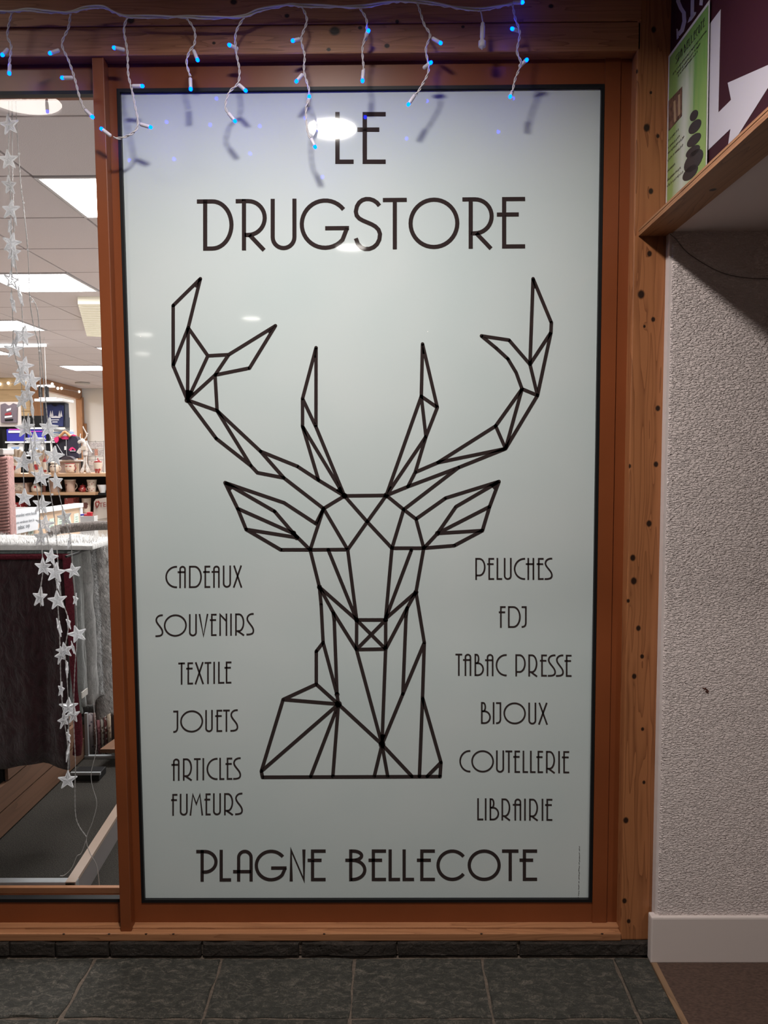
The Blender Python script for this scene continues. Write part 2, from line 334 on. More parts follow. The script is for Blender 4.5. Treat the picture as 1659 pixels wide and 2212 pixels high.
# ---- stroke alphabet; glyph(ch, w, h, t, style) -> list of (points, closed); y runs up from 0 to h
def arc(cx, cy, rx, ry, a0, a1, n=14): return [(cx+rx*cos(math.radians(a0+(a1-a0)*i/n)), cy+ry*sin(math.radians(a0+(a1-a0)*i/n))) for i in range(n+1)]
def bez(p, n=8):
    return [tuple(sum(cf*p[k][d] for k, cf in enumerate(((1-t)**3, 3*t*(1-t)**2, 3*t*t*(1-t), t**3))) for d in (0, 1)) for t in [i/n for i in range(n+1)]]
def glyph(ch, w, h, t, big):
    a = t/2; X0, X1, Y0, Y1 = a, w-a, a, h-a; cy = h/2; o = []
    def ln(*p, closed=False): o.append((list(p), closed))
    if ch == 'I': ln((w/2, 0), (w/2, h))
    elif ch == 'T': ln((0, Y1), (w, Y1)); ln((w/2, 0), (w/2, h))
    elif ch == 'L': ln((X0, h), (X0, Y0), (w, Y0))
    elif ch in 'EF':
        x = w*.2+a; ym = h*(.66 if big else .72)
        if ch == 'E': ln((w, Y1), (x, Y1), (x, Y0), (w, Y0))
        else: ln((w, Y1), (x, Y1), (x, 0))
        ln((w*.02, ym), (w*(.78 if big else .93), ym))
    elif ch == 'U': ln((X0, h), (X0, (w-t)/2+a), *arc(w/2, (w-t)/2+a, (w-t)/2, (w-t)/2, 180, 360)[1:-1], (X1, (w-t)/2+a), (X1, h))
    elif ch == 'O': o.append((arc(w/2, cy, w/2-a, h/2-a, 0, 360, 40)[:-1], True))
    elif ch == 'C':
        if big: ln(*arc(w*.53, cy, w*.53-a, h/2-a, 38, 322, 30))
        else: ln((w, Y1), *arc(w*.93, cy, w*.93-a, h/2-a, 90, 270, 22), (w, Y0))
    elif ch == 'D':
        x = (w*.17 if big else 0)+a
        ln((x, 0), (x, h)); ln((0 if big else x, Y1), (w*.42, Y1), *arc(w*.42, cy, w*.58-a, h/2-a, 90, -90, 22), (x, Y0))
    elif ch in 'PR':
        x = (w*.2 if big else 0)+a; yb = h*(.3 if big else .2); w2 = w*(1 if ch == 'P' or big else .93)
        ln((x, 0), (x, h)); ln((0 if big else x, Y1), (w2*.4, Y1), *arc(w2*.4, (yb+Y1)/2, w2*.6-a, (Y1-yb)/2, 90, -90, 18), (x, yb))
        if ch == 'R': ln((x+w*.18, yb), (w-a*1.3, 0))
    elif ch == 'B':
        x = (w*.18 if big else 0)+a; ym = h*(.66 if big else .58); w1 = w*(.85 if big else .52)
        ln((x, 0), (x, h)); ln((x, Y1), (w1*.45, Y1), *arc(w1*.45, (ym+Y1)/2, w1*.55-a, (Y1-ym)/2, 90, -90, 12), (x, ym))
        ln((0 if big else x, ym), (w*.35, ym), *arc(w*.35, (ym+Y0)/2, w*.65-a, (ym-Y0)/2, 90, -90, 16), (x, Y0))
    elif ch == 'A':
        x = w*.2+a; r = (X1-x)/2; ln((x, 0), (x, Y1-r), *arc((x+X1)/2, Y1-r, r, r, 180, 0, 12)[1:-1], (X1, Y1-r), (X1, 0))
        ym = h*(.31 if big else .72); ln((0, ym), (X1, ym))
    elif ch == 'X': ln((a, 0), (w*.88, h)); ln((w*.12, h), (w-a, 0))
    elif ch == 'V': ln((a, h), (w/2, 0), (w-a, h))
    elif ch == 'N': 
        if big: ln((X0, 0), (X0, h*.98), (X1, h*.04), (X1, h))
        else: ln((X0, 0), (X0, h*.96), (X1, h*.66)); ln((X1, 0), (X1, h))
    elif ch == 'M': ln((a, 0), (w*.24, h*.96), (w*.5, h*.52), (w*.76, h*.96), (w-a, 0))
    elif ch == 'H': ln((w*.2+a, 0), (w*.2+a, h)); ln((X1, 0), (X1, h)); ln((0, h*.72), (X1, h*.72))
    elif ch == 'J': ln((0, Y1), (X1, Y1), (X1, h*.25), *bez([(X1, h*.25), (X1, h*.1), (w*.6, Y0), (0, Y0)], 6)[1:])
    elif ch == 'S':
        if big: q = [[(.93, .85), (.72, 1.04), (.1, 1.05), (.06, .74)], [(.06, .74), (.04, .5), (.9, .56), (.95, .3)], [(.95, .3), (.98, -.02), (.18, -.12), (.06, .22)]]
        else: q = [[(.98, .97), (.3, 1.0), (-.12, .8), (.25, .62)], [(.25, .62), (.55, .46), (.94, .36), (.94, .2)], [(.94, .2), (.94, .06), (.6, .03), (0, .035)]]
        p = []
        for s in q: p += bez([(u*w, v*h) for u, v in s], 8)[(1 if p else 0):]
        ln(*p)
    elif ch == 'G':
        p = arc(w*.5, cy, w*.5-a, h/2-a, 38, 318, 30); ln(*p, (w*.93, h*.42)); ln((w*.5, h*.42), (w*.97, h*.42))
    return o
def word(name, letters, sc, ox, oy, yl, yr, t, big, parent, lift, mat, label):
    """letters: (char, x0, x1) in units of a crop; yl, yr = (top, bottom) at the two ends"""
    bm = B(); xa = letters[0][1]; xb = letters[-1][2]
    for ch, x0, x1 in letters:
        f = ((x0+x1)/2-xa)/max(1, xb-xa); yt = yl[0]+(yr[0]-yl[0])*f; yb = yl[1]+(yr[1]-yl[1])*f; h = yb-yt
        sl = ((yr[0]-yl[0])+(yr[1]-yl[1]))/2/max(1, xb-xa)
        for pts, cl in glyph(ch, x1-x0, h, t*sc, big):
            ribbon(bm, [(ox+(x0+p[0])/sc, oy+(yb-p[1]+sl*(p[0]-(x1-x0)/2))/sc) for p in pts], t, lift, closed=cl)
    thicken(bm)
    o = obj(name, bm, mat, parent); o['label'] = label; return o
def W_(txt, xs, sc, ox, oy, yl, yr=None, t=3.5, big=False, label=None):
    L_ = [(c, xs[2*i], xs[2*i+1]) for i, c in enumerate(txt)]
    word('lettering', L_, sc, ox, oy, yl, yr or yl, t, big, film, lambda x, y: FP(x, y, .0008), M_letter, label or 'lettering reading '+txt)
s6, s7, s8 = 3.688, 3.569, 2.183
W_('LE', [463,563,580,737], 2.514, 540, 0, (608,890), t=9.5, big=True, label='large lettering reading LE')
W_('DRUGSTORE', [55,228,238,385,403,525,540,780,797,925,932,1045,1053,1293,1307,1455,1467,1603], s8, 400, 400, (67,309), (55,298), t=9, big=True, label='largest lettering reading DRUGSTORE')
W_('CADEAUX', [137,230,235,300,325,428,437,495,505,570,595,660,675,750], s6, 320, 1180, (157,333), (153,328))
W_('SOUVENIRS', [58,118,125,308,325,388,402,480,490,545,567,630,652,668,693,772,783,842], s6, 320, 1180, (545,722), (533,708))
W_('TEXTILE', [240,293,302,358,370,445,450,503,518,534,557,607,607,663], s6, 320, 1180, (927,1102), (918,1092))
W_('JOUETS', [200,240,255,438,455,515,533,590,597,650,655,715], s6, 320, 1180, (1310,1486), (1300,1475))
W_('ARTICLES', [185,250,277,355,365,418,432,447,465,553,567,607,615,670,677,738], s6, 320, 1180, (1692,1868), (1683,1858))
W_('FUMEURS', [182,233,252,315,330,438,447,498,517,580,605,683,693,752], s6, 320, 1180, (1974,2146), (1965,2140))
W_('PELUCHES', [238,317,328,383,402,445,458,518,535,622,627,692,710,765,772,832], s7, 960, 1180, (90,258), (90,258))
W_('FDJ', [418,472,490,588,595,634], s7, 960, 1180, (462,628))
W_('TABACPRESSE', [85,137,143,207,232,305,313,378,395,480,547,627,647,722,735,790,797,857,860,918,925,980], s7, 960, 1180, (828,998), (837,1006), label='lettering reading TABAC PRESSE')
W_('BIJOUX', [282,358,371,387,398,438,455,628,647,708,722,798], s7, 960, 1180, (1201,1369), (1207,1375))
W_('COUTELLERIE', [115,200,207,382,398,460,470,523,530,583,603,645,660,703,708,760,783,858,876,892,905,962], s7, 960, 1180, (1571,1742), (1580,1750))
W_('LIBRAIRIE', [253,300,310,326,348,422,440,513,527,592,613,629,653,727,748,764,775,832], s7, 960, 1180, (1943,2112), (1948,2116))
W_('PLAGNE', [45,132,140,187,195,275,283,417,425,490,497,572], 1.885, 400, 1800, (68,197), (66,195), t=7, big=True)
W_('BELLECOTE', [652,738,745,818,828,875,885,932,942,1017,1023,1145,1150,1285,1290,1357,1360,1433], 1.885, 400, 1800, (66,195), (66,194), t=7, big=True)
bm = B(); lf = lambda x, y: FP(x, y, .0008)
y = 1828
while y < 1942:
    n = random.uniform(2, 7); ribbon(bm, [(1252+random.uniform(-1, .6)-(y-1828)*.016, y), (1252+random.uniform(-1, 1)-(y-1828)*.016, y+n)], 1.1, lf); y += n+random.choice((1, 1, 3))
obj('small_print', thicken(bm, (0, .0004, 0)), M_letter, film)
# ---- the stag
V = dict(a1=(432.8,602),a2=(374,660),a3=(374,790),a4=(406.5,708),a5=(449,768.5),a6=(494,766),a7=(595,703.5),a8=(539,795),a9=(464.5,810),a10=(405,864),a11=(469,887),a12=(467,947),a13=(542,1006),a14=(556,1021),a15=(613,1032),a16=(563,975),a17=(642,1007),a18=(688,1037),H1=(744,1071),
 b1=(682.7,751),b2=(653.5,861),b3=(653.5,921),b4=(682.5,922),
 r1=(912.7,743),r2=(910,856),r3=(944.6,880),r4=(920,943),r5=(897,1020),r6=(881,1051),H2=(834.4,1070),
 s1=(1151.5,602),s2=(1191,697),s2b=(1190,718),s3=(1144.8,787),s4=(1161,854),s5=(1040,725.5),s6=(1099.5,734.5),s6a=(1072,752),s6b=(1097,775),s6c=(1115,805),s7=(1127.6,840),s8=(1070.6,920),s9=(1092,969),s10=(946,999),s11=(990,1010),
 K2=(872,1100.5),K3=(898.5,1121),M=(793.3,1127),J2=(846.6,1184),J3=(915.3,1184),e1=(1078,1040),e2=(962.4,1075.8),e3=(1057.5,1094.3),e4=(1042,1146),e5=(981,1178.5),e6=(985,1094.3),e7=(945,1152),
 N2=(833,1336),J2b=(888.6,1188),P2=(898.5,1279),Q2=(879.5,1313),q3=(877,1331),U2=(916.5,1388),BR=(833,1402),TR=(833,1339),TL=(770.5,1339),BL=(770,1403),cc=(801.3,1374),
 K1=(698.8,1098.4),L1=(682.4,1131),J0=(670,1187.5),J1=(751,1187),J1b=(709,1187.5),f1=(486,1042.5),f2=(613.7,1086),f4=(593.2,1104.5),g1=(634,1152),g2=(641,1161),f7=(513.3,1098.4),f8=(531.7,1143.5),f9=(606.5,1187.5),
 P1=(690,1268),U0=(693.7,1307),U1=(698,1388),Q1=(719.5,1322),q1b=(722,1340),R1=(728,1500),S1=(731,1521),V1=(683.2,1407),W1=(683.2,1478),X1=(611.6,1511),Y1=(564.5,1666),Z1=(567,1679),Z9=(950.5,1677.5),c1=(671.3,1677),c2=(719,1677),T=(825.1,1608),c3=(890,1677),c4=(808.5,1677),c5=(837.5,1677),t1=(870.2,1499),aa=(912.7,1507),bb=(952.5,1647),c6=(906,1677),c7=(923,1677))
E_ = '''a1 a2 a3 a10 a12 a13 a14 a15;a1 a4 a3;a4 a10;a4 a5 a10;a5 a6 a7 a8 a9;a6 a9 a10;a9 a11 a10;a11 a13;a11 a16 a17 a18 H1;a16 a15 K1;
b1 b2 b3 a18;b1 b4 H1;b2 b4;b3 H1;r1 r2 H2;r1 r3 r4 H2;r2 r3;r2 r4;r4 r5 r6;H2 r6 s11;s1 s2 s2b s4 s9;s1 s3 s6 s5;s2b s3 s4;s5 s6a s6b s6c s7;s7 s4;s7 s8 s10 r5;s7 s9;s8 s9;s9 s10;s9 s11 K2;
H1 H2 K2 K3 J3;K2 J2 J3;H2 M J1;H1 M J2;K3 e2 e1 e3 e4 e5 J3;e1 e6 e7 J3;e3 e7 e4;J2 N2;J2b N2;J3 P2 N2;P2 Q2 BR;Q2 q3 t1;P2 U2 aa bb Z9;U2 t1 T;
TL TR BR BL TL;TL BR;TR BL;H1 K1 J0 J1 K1;K1 L1;L1 f2 f1 f4 g1 J0;f7 g1 g2 f8;f1 f7 f8 f9 J0;J0 P1 U0 U1 R1 S1;J1 TL;J1b TL;P1 TL;P1 Q1 BL T;Q1 q1b R1;U1 V1 W1 S1;W1 X1 Y1 Z1 Z9;X1 S1;Y1 S1;S1 c1;S1 c2;S1 T c3;T c4;T c5;BR T;aa c6;bb c7'''
bm = B(); done = set()
for path in E_.replace('\n', '').split(';'):
    k = path.split()
    if not k: continue
    for u, v in zip(k, k[1:]): ribbon(bm, [V[u], V[v]], 7.6, lf)
    for u in k:
        if u in done: continue
        done.add(u)
        r = {'S1': 7.5, 'T': 7.5, 'H1': 6.5, 'H2': 6.5, 'a10': 6.5, 'TL': 5.5, 'TR': 5.5, 'g1': 6, 'g2': 5.5, 'P1': 5.5, 'P2': 5.5, 'R1': 5.5, 'e7': 5.5}.get(u, 3.9)
        disc(bm, V[u], r, lf)
thicken(bm)
for tip, back in ((('a1'), ('a2', 'a4')), ('a7', ('a6', 'a8')), ('b1', ('b2', 'b4')), ('r1', ('r2', 'r3')), ('s1', ('s2', 's3')), ('e1', ('e2', 'e3')), ('f1', ('f2', 'f7')), ('e1', ('e6', 'e2')), ('f1', ('f4', 'f2')), ('s9', ('s10', 's11')), ('a3', ('a2', 'a4')), ('T', ('BL', 'BR')), ('T', ('BR', 't1')), ('S1', ('c1', 'c2')), ('H1', ('b3', 'b4')), ('H1', ('a18', 'b3')), ('H2', ('r2', 'r4')), ('a10', ('a4', 'a5')), ('a10', ('a5', 'a9')), ('a10', ('a3', 'a4'))):
    p = Vector(V[tip]); q = [p+(Vector(V[z])-p).normalized()*22 for z in back]
    bm.faces.new([bm.verts.new(lf(*z)) for z in (p, q[0], q[1])])
so = obj('stag_drawing', bm, M_letter, film); so['label'] = 'faceted outline drawing of an antlered stag'

# ================================================================== FLOOR AND RISER
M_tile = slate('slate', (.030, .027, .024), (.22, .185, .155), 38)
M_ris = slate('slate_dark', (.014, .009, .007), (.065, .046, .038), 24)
M_mort = plain('mortar', (.11, .085, .068), .9, .2, bump=1, bscale=120, var=.25)
xs_end = at_z(1408, 2080, 0).x
bm = B(); box(bm, (-7, -12, -.12), (xs_end, RIS+.03, -.006)); floor = struct(obj('floor', bm, M_mort), 'dark slate tiles in sandy joints outside the shop')
seam = [at_z(px, py, 0).x for px, py in ((195, 2085), (475, 2085), (764, 2085), (1044, 2085), (1333, 2090))]
wd = (seam[3]-seam[0])/3
xs = [seam[0]-wd*3, seam[0]-wd*2, seam[0]-wd] + seam + [xs_end-.002]
ys = [RIS-.004, at_z(800, 2198, 0).y]; dy = ys[0]-ys[1]
while ys[-1] > -3.2: ys.append(ys[-1]-max(dy, .3)*1.0)
def rocky(x0, x1, y0, y1, zt, th, nx, ny, amp, jag, seed, vert=False):
    """split stone: wavy top, uneven outline; vert = standing slab facing -y"""
    vs, fs = [], []; sd = Vector((seed*7.3, seed*3.1, 0))
    for j in range(ny+1):
        for i in range(nx+1):
            u, v = i/nx, j/ny; x = x0+(x1-x0)*u; y = y0+(y1-y0)*v
            ed = min(u, 1-u, v, 1-v)
            if u in (0, 1): x += jag*noise.noise(Vector((y*14, seed, x)))
            if v in (0, 1): y += jag*noise.noise(Vector((x*14, seed*2, y)))
            p = Vector((x, y, 0))+sd
            q_ = Vector((p.x*9+p.y*3, p.y*17-p.x*4, p.z)); h = amp*(noise.fractal(p*6, .9, 2.2, 4)*.5 + .5*noise.noise(p*2.5))
            h += amp*.9*(abs(noise.noise(q_*1.6))+.5*abs(noise.noise(q_*4.1))-.35)
            h += amp*.5*math.floor(3*noise.noise(p*5+Vector((5, 5, 5))))
            h = max(h, -.004)
            if ed == 0: h = -.0045
            vs.append(Vector((x, y, zt+h)))
    n = len(vs)
    for j in range(ny):
        for i in range(nx): a = j*(nx+1)+i; fs.append((a, a+1, a+nx+2, a+nx+1))
    rim = [i for i in range(nx+1)]+[j*(nx+1)+nx for j in range(1, ny+1)]+[ny*(nx+1)+i for i in range(nx-1, -1, -1)]+[j*(nx+1) for j in range(ny-1, 0, -1)]
    for r in rim: vs.append(Vector((vs[r].x, vs[r].y, zt-th)))
    for k in range(len(rim)): k2 = (k+1) % len(rim); fs.append((rim[k2], rim[k], n+k, n+k2))
    if vert: vs = [Vector((v.x, RIS-v.z, v.y)) for v in vs]
    return vs, fs
k = 0
for j in range(len(ys)-1):
    for i in range(len(xs)-1):
        k += 1; near = j < 2 and i >= 1
        g = .0038; nx, ny = ((96, 60) if j == 0 else (60, 40)) if near else (4, 3)
        x0, x1 = xs[i]+g, xs[i+1]-g
        if x1-x0 < .02: continue
        if near and j == 0 and i in (3,): x0 += .004
        o = obj('slate_tile', rocky(x0, x1, ys[j+1]+g, ys[j]-g, .0015, .02, nx, ny, .0034 if near else .001, .006, k), M_tile, floor)
# riser: slate slabs on edge under the sill
rz = z_sill_b
bm = B(); box(bm, (xl0, RIS+.012, 0), (x_post1+.01, .12, rz)); ris = struct(obj('baseboard_front', bm, M_mort), 'low riser of slate slabs under the windows')
sx = [xl0, -.62] + [at_y(px, 2055, RIS).x for px in (20, 120, 237, 437, 650, 858, 1120, 1404)]
for i in range(len(sx)-1):
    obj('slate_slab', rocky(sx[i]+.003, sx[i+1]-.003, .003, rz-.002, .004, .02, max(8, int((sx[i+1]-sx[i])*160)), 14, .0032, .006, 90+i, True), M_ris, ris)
# brown mat floor right with a wooden edge strip
p0 = at_z(1411, 2080, .004); p1 = at_z(1478, 2212, .004); dx = (p1.x-p0.x)/(p1.y-p0.y)
def strip_x(y, off): return p0.x+dx*(y-p0.y)+off
bm = B(); prism(bm, [(strip_x(WALL, -.006), WALL, .004), (strip_x(WALL, .012), WALL, .004), (strip_x(-6, .012), -6, .004), (strip_x(-6, -.006), -6, .004)], (0, 0, -.02))
struct(obj('trim_5', bm, pine('strip_wood', (.22, .13, .075), (.1, .06, .035), 1)), 'worn wooden strip between slate and brown mat')
M_mat = plain('brown_mat', (.075, .045, .035), .85, .25, bump=1.0, bscale=90, var=.3, stretch=(1, 2, 1))
bm = B(); prism(bm, [(strip_x(WALL, .012), WALL+.05, .003), (5, WALL+.05, .003), (5, -6, .003), (strip_x(-6, .012), -6, .003)], (0, 0, -.1))
struct(obj('floor_mat', bm, M_mat), 'brown coarse floor beside the slate')
# ================================================================== ROUGH WHITE WALL
mt, nt, b, N, L = nm('crepi'); setp(b, (.80, .69, .675), .8, .25)
tc = N('ShaderNodeTexCoord'); mp = N('ShaderNodeMapping'); mp.inputs['Scale'].default_value = (1, 1, 2.4); mp.inputs['Rotation'].default_value = (0, -.25, 0); L(tc.outputs['Object'], mp.inputs[0])
nz = N('ShaderNodeTexNoise'); nz.inputs['Scale'].default_value = 105; nz.inputs['Detail'].default_value = 2.5; nz.inputs['Roughness'].default_value = .5; nz.inputs['Distortion'].default_value = .45; L(mp.outputs[0], nz.inputs['Vector'])
mr = N('ShaderNodeMapRange'); mr.inputs[1].default_value = .42; mr.inputs[2].default_value = .62; L(nz.outputs['Fac'], mr.inputs[0])
bp = N('ShaderNodeBump'); bp.inputs['Strength'].default_value = .9; bp.inputs['Distance'].default_value = .006; L(mr.outputs[0], bp.inputs['Height']); L(bp.outputs[0], b.inputs['Normal'])
M_crepi = mt
M_wallp = plain('painted_wall', (.64, .56, .55), .7, .25, bump=.4, bscale=30)
x_w0 = at_y(1436.5, 900, WALL).x
z_soff = at_y(1452, 503, WALL).z
bm = B(); box(bm, (x_post1-.004, WALL+.004, 0), (x_w0+.012, .12, z_soff+.05)); wr = struct(obj('wall_right', bm, M_wallp), 'rough white rendered wall')
bm = B(); box(bm, (x_w0+.011, WALL, .1), (4.5, .12, z_soff+.05), bev=.006); obj('render_coat', bm, M_crepi, wr)
bt = at_y(1500, 1982, WALL-.012).z
bm = B(); box(bm, (at_y(1406, 2030, WALL-.012).x, WALL-.012, .0), (4.5, WALL+.02, bt), bev=.006)
struct(obj('baseboard_right', bm, plain('white_paint', (.60, .52, .50), .6, .3, bump=.2, bscale=8)), 'white plinth board at the foot of the rough wall')
pts = [at_y(a, b_, WALL-.003) for a, b_ in ((1447,505),(1463,520),(1480,541),(1505,560),(1545,583),(1580,595),(1620,601),(1660,602),(1760,598),(1900,580))]
bm = B(); tube(bm, spline(pts, 6), .0013, 5); tag(settle(obj('loose_cable', bm, plain('grey_cable', (.16, .13, .125), .6))), 'thin grey cable sagging across the top of the rough wall', 'cable')
# small stain of the wall
bm = B(); lw = lambda x, y: at_y(x, y, WALL-.0012)
for a in ((1518,1486,1527,1490),(1523,1486,1531,1494),(1527,1489,1527,1497),(1524,1493,1530,1497)): ribbon(bm, [(a[0], a[1]), (a[2], a[3])], 2.2, lw)
obj('wall_stain', thicken(bm, (0, .001, 0)), plain('rust_mark', (.1, .03, .02), .8), wr)
# ================================================================== BULKHEAD WITH SIGN (upper right)
zb = z_soff                                              # underside of the board
qa = at_z(1398, 493, zb); qb = at_z(1659, 253, zb)       # left lower edge of the board, two points
ddx = (qb.x-qa.x)/(qb.y-qa.y); YE = -1.9
ye0 = WALL
def ex(y, off): return qa.x+ddx*(y-qa.y)+off
bw = at_z(1452, 503, zb).x-qa.x
M_board = pine('board_pine', (.33, .15, .066), (.15, .055, .022), 1, [((at_z(1540, 410, zb).x, at_z(1540, 410, zb).y, zb), .008)])
bm = B(); prism(bm, [(ex(PR, 0), PR, zb), (ex(YE, 0), YE, zb), (ex(YE, bw), YE, zb), (ex(PR, bw), PR, zb)], (0, 0, .006))
bd = struct(obj('trim_6', bm, M_board), 'pine edge board under the sign bulkhead')
for za_, th_, off_ in ((zb+.0072, .0055, .001), (zb+.0139, .0061, 0)):
    bm = B(); prism(bm, [(ex(PR, off_), PR, za_), (ex(YE, off_), YE, za_), (ex(YE, bw), YE, za_), (ex(PR, bw), PR, za_)], (0, 0, th_)); obj('layer', bm, M_board, bd)
bm = B(); prism(bm, [(ex(PR, .003), PR, zb+.006), (ex(YE, .003), YE, zb+.006), (ex(YE, bw-.002), YE, zb+.006), (ex(PR, bw-.002), PR, zb+.006)], (0, 0, .0079)); obj('core', bm, plain('glue_line', (.03, .012, .006), .8), bd)
sg = at_y(1440, 300, PR).x                               # sign face
soff = sg-qa.x+.004
M_soff = plain('soffit_paint', (.66, .57, .56), .75, .2)
bm = B(); prism(bm, [(ex(WALL, bw), WALL, zb+.004), (ex(YE, bw), YE, zb+.004), (4.5, YE, zb+.004), (4.5, WALL, zb+.004)], (0, 0, CEIL-zb)); struct(obj('ceiling_bulkhead', bm, M_soff), 'white lowered soffit over the passage')
bm = B(); SY0, SY1 = PR-.0, YE
prism(bm, [(ex(SY0, soff), SY0, zb+.02), (ex(SY1, soff), SY1, zb+.02), (ex(SY1, bw+.002), SY1, zb+.02), (ex(SY0, bw+.002), SY0, zb+.02)], (0, 0, CEIL-zb-.02))
M_maroon = plain('maroon_sheet', (.040, .008, .014), .6, .2, var=.15, bscale=4)
sign = thing('passage_sign', 'dark maroon direction sign with a big white arrow above the passage', 'sign', (ex(SY0, soff), SY0, zb+.02))
obj('panel', bm, M_maroon, sign)
# plane of sign: through (ex(y,soff), y); meet rays with it
nrm = Vector((1, -ddx, 0)); nrm.normalize()
def SP(px, py, d=.001):
    P0 = Vector((ex(0, soff), 0, 0))-nrm*d; r = ray(px, py); return CAM+r*((P0-CAM).dot(nrm)/r.dot(nrm))
z3 = lambda pts: [(1200+a/3.456, b_/3.456) for a, b_ in pts]
def flatpoly(bm, pts, lift, d=None, th=.0006):
    prism(bm, [lift(*p) for p in pts], (nrm*th if d is None else d))
M_sw = plain('white_vinyl', (.52, .48, .55), .4)
bm = B(); flatpoly(bm, z3([(1232,70),(1150,180),(1135,1125),(1305,962),(1280,1140),(1586,655),(1700,440),(1586,485),(1285,618),(1310,745),(1215,840)]), SP)
obj('arrow', bm, M_sw, sign)['label'] = 'white bent arrow'
bm = B(); ribbon(bm, z3([(995,-70),(960,-80),(925,-45),(915,10),(935,60),(958,95),(962,160),(945,225),(915,260)]), 8.5, SP)
flatpoly(bm, z3([(902,215),(912,215),(920,280),(905,296)]), SP); obj('letter', bm, M_sw, sign)['label'] = 'white letter S'
bm = B(); ribbon(bm, z3([(1025,-160),(1020,130)]), 7.5, SP); flatpoly(bm, z3([(985,172),(1000,130),(1035,90),(1050,90),(1045,108),(1015,150)]), SP)
ribbon(bm, z3([(1030,-170),(1075,-160),(1080,-70),(1030,-20)]), 6, SP); obj('letter', bm, M_sw, sign)['label'] = 'white letter P'
bm = B(); ribbon(bm, z3([(1085,40),(1105,-160),(1140,-190),(1160,-60)]), 7, SP)
obj('letter', bm, M_sw, sign)['label'] = 'white letter A'
# poster pinned on it
pc = z3([(843,420),(1150,-3),(1127,1285),(822,1553)]); PO = lambda x, y: SP(x, y, .006); PO2 = lambda x, y: SP(x, y, .0068); PO3 = lambda x, y: SP(x, y, .0074)
poster = thing('spa_poster', 'green and white spa poster with a pile of black pebbles on the maroon sign', 'poster', PO(*pc[3]))
bm = B(); flatpoly(bm, pc, PO, th=.001); obj('paper', bm, plain('poster_white', (.66, .64, .62), .45), poster)
def bil(u, v, ins=0): # u right, v down in poster
    a = [pc[0][i]*(1-u)+pc[1][i]*u for i in (0, 1)]; c = [pc[3][i]*(1-u)+pc[2][i]*u for i in (0, 1)]
    return (a[0]*(1-v)+c[0]*v, a[1]*(1-v)+c[1]*v)
def pgrid(bm, u0, u1, v0, v1, lift, n=1):
    flatpoly(bm, [bil(u0, v0), bil(u1, v0), bil(u1, v1), bil(u0, v1)], lift, th=.0003)
# green print as a grid of vertex colours (flat print of the poster)
me = bpy.data.meshes.new('green_print'); vs, fs, cs = [], [], []; NU, NV = 24, 44
def pcol(u, v):
    c1 = Vector((.17, .33, .09)); c2 = Vector((.60, .62, .55)); c3 = Vector((.30, .40, .13))
    band = max(0, 1-abs(u-(.48-.1*v))/.24)*min(1, max(0, (v-.1)/.25))
    leaf = max(0, noise.noise(Vector((u*16+v*2, v*2.2, 3))))*1.4*(1 if u > .5 and v < .62 else .2)
    c = c1.lerp(c3, min(1, v*.9)); c = c.lerp(c2, min(1, band**.7)); c = c.lerp(Vector((.12, .3, .07)), min(.8, leaf)); return c
for j in range(NV+1):
    for i in range(NU+1): u, v = .03+.94*i/NU, .02+.965*j/NV; vs.append(PO2(*bil(u, v))); cs.append(pcol(u, v))
for j in range(NV):
    for i in range(NU): a = j*(NU+1)+i; fs.append((a, a+1, a+NU+2, a+NU+1))
mt, nt, b, N, L = nm('poster_print'); setp(b, (.3, .5, .2), .35, .4); at = N('ShaderNodeAttribute'); at.attribute_name = 'print'; L(at.outputs['Color'], b.inputs['Base Color'])
o = obj('green_print', (vs, fs), mt, poster); ca = o.data.color_attributes.new('print', 'FLOAT_COLOR', 'POINT')
for i, c in enumerate(cs): ca.data[i].color = (*c, 1)
bm = B()
for (a, b_, rx, ry, rot) in ((1033,862,26,48,.45),(1040,945,40,58,.5),(1033,1045,44,52,.5),(1025,1130,44,48,.45),(1030,1200,60,90,.55),(1005,1290,48,60,.5)):
    P = []
    for kk in range(20):
        t = 2*pi*kk/20; x = rx*1.2*cos(t); yy = ry*sin(t); P.append((a+x, b_+yy*.8-x*rot*1.3))
    flatpoly(bm, z3(P), PO3, th=.0003)
obj('pebble_print', bm, plain('print_black', (.02, .02, .025), .35), poster)
bm = B(); flatpoly(bm, z3([(843,755),(945,645),(943,865),(843,980)]), PO3, th=.0003)
obj('photo_print', bm, plain('print_brown', (.13, .07, .05), .4, var=.9, bscale=70), poster)
bm = B()
flatpoly(bm, z3([(880,760),(895,745),(900,900),(885,915)]), lambda x, y: SP(x, y, .0078), th=.0002); flatpoly(bm, z3([(915,710),(930,700),(930,850),(915,870)]), lambda x, y: SP(x, y, .0078), th=.0002)
obj('photo_highlight', bm, plain('print_beige', (.4, .27, .17), .4), poster)
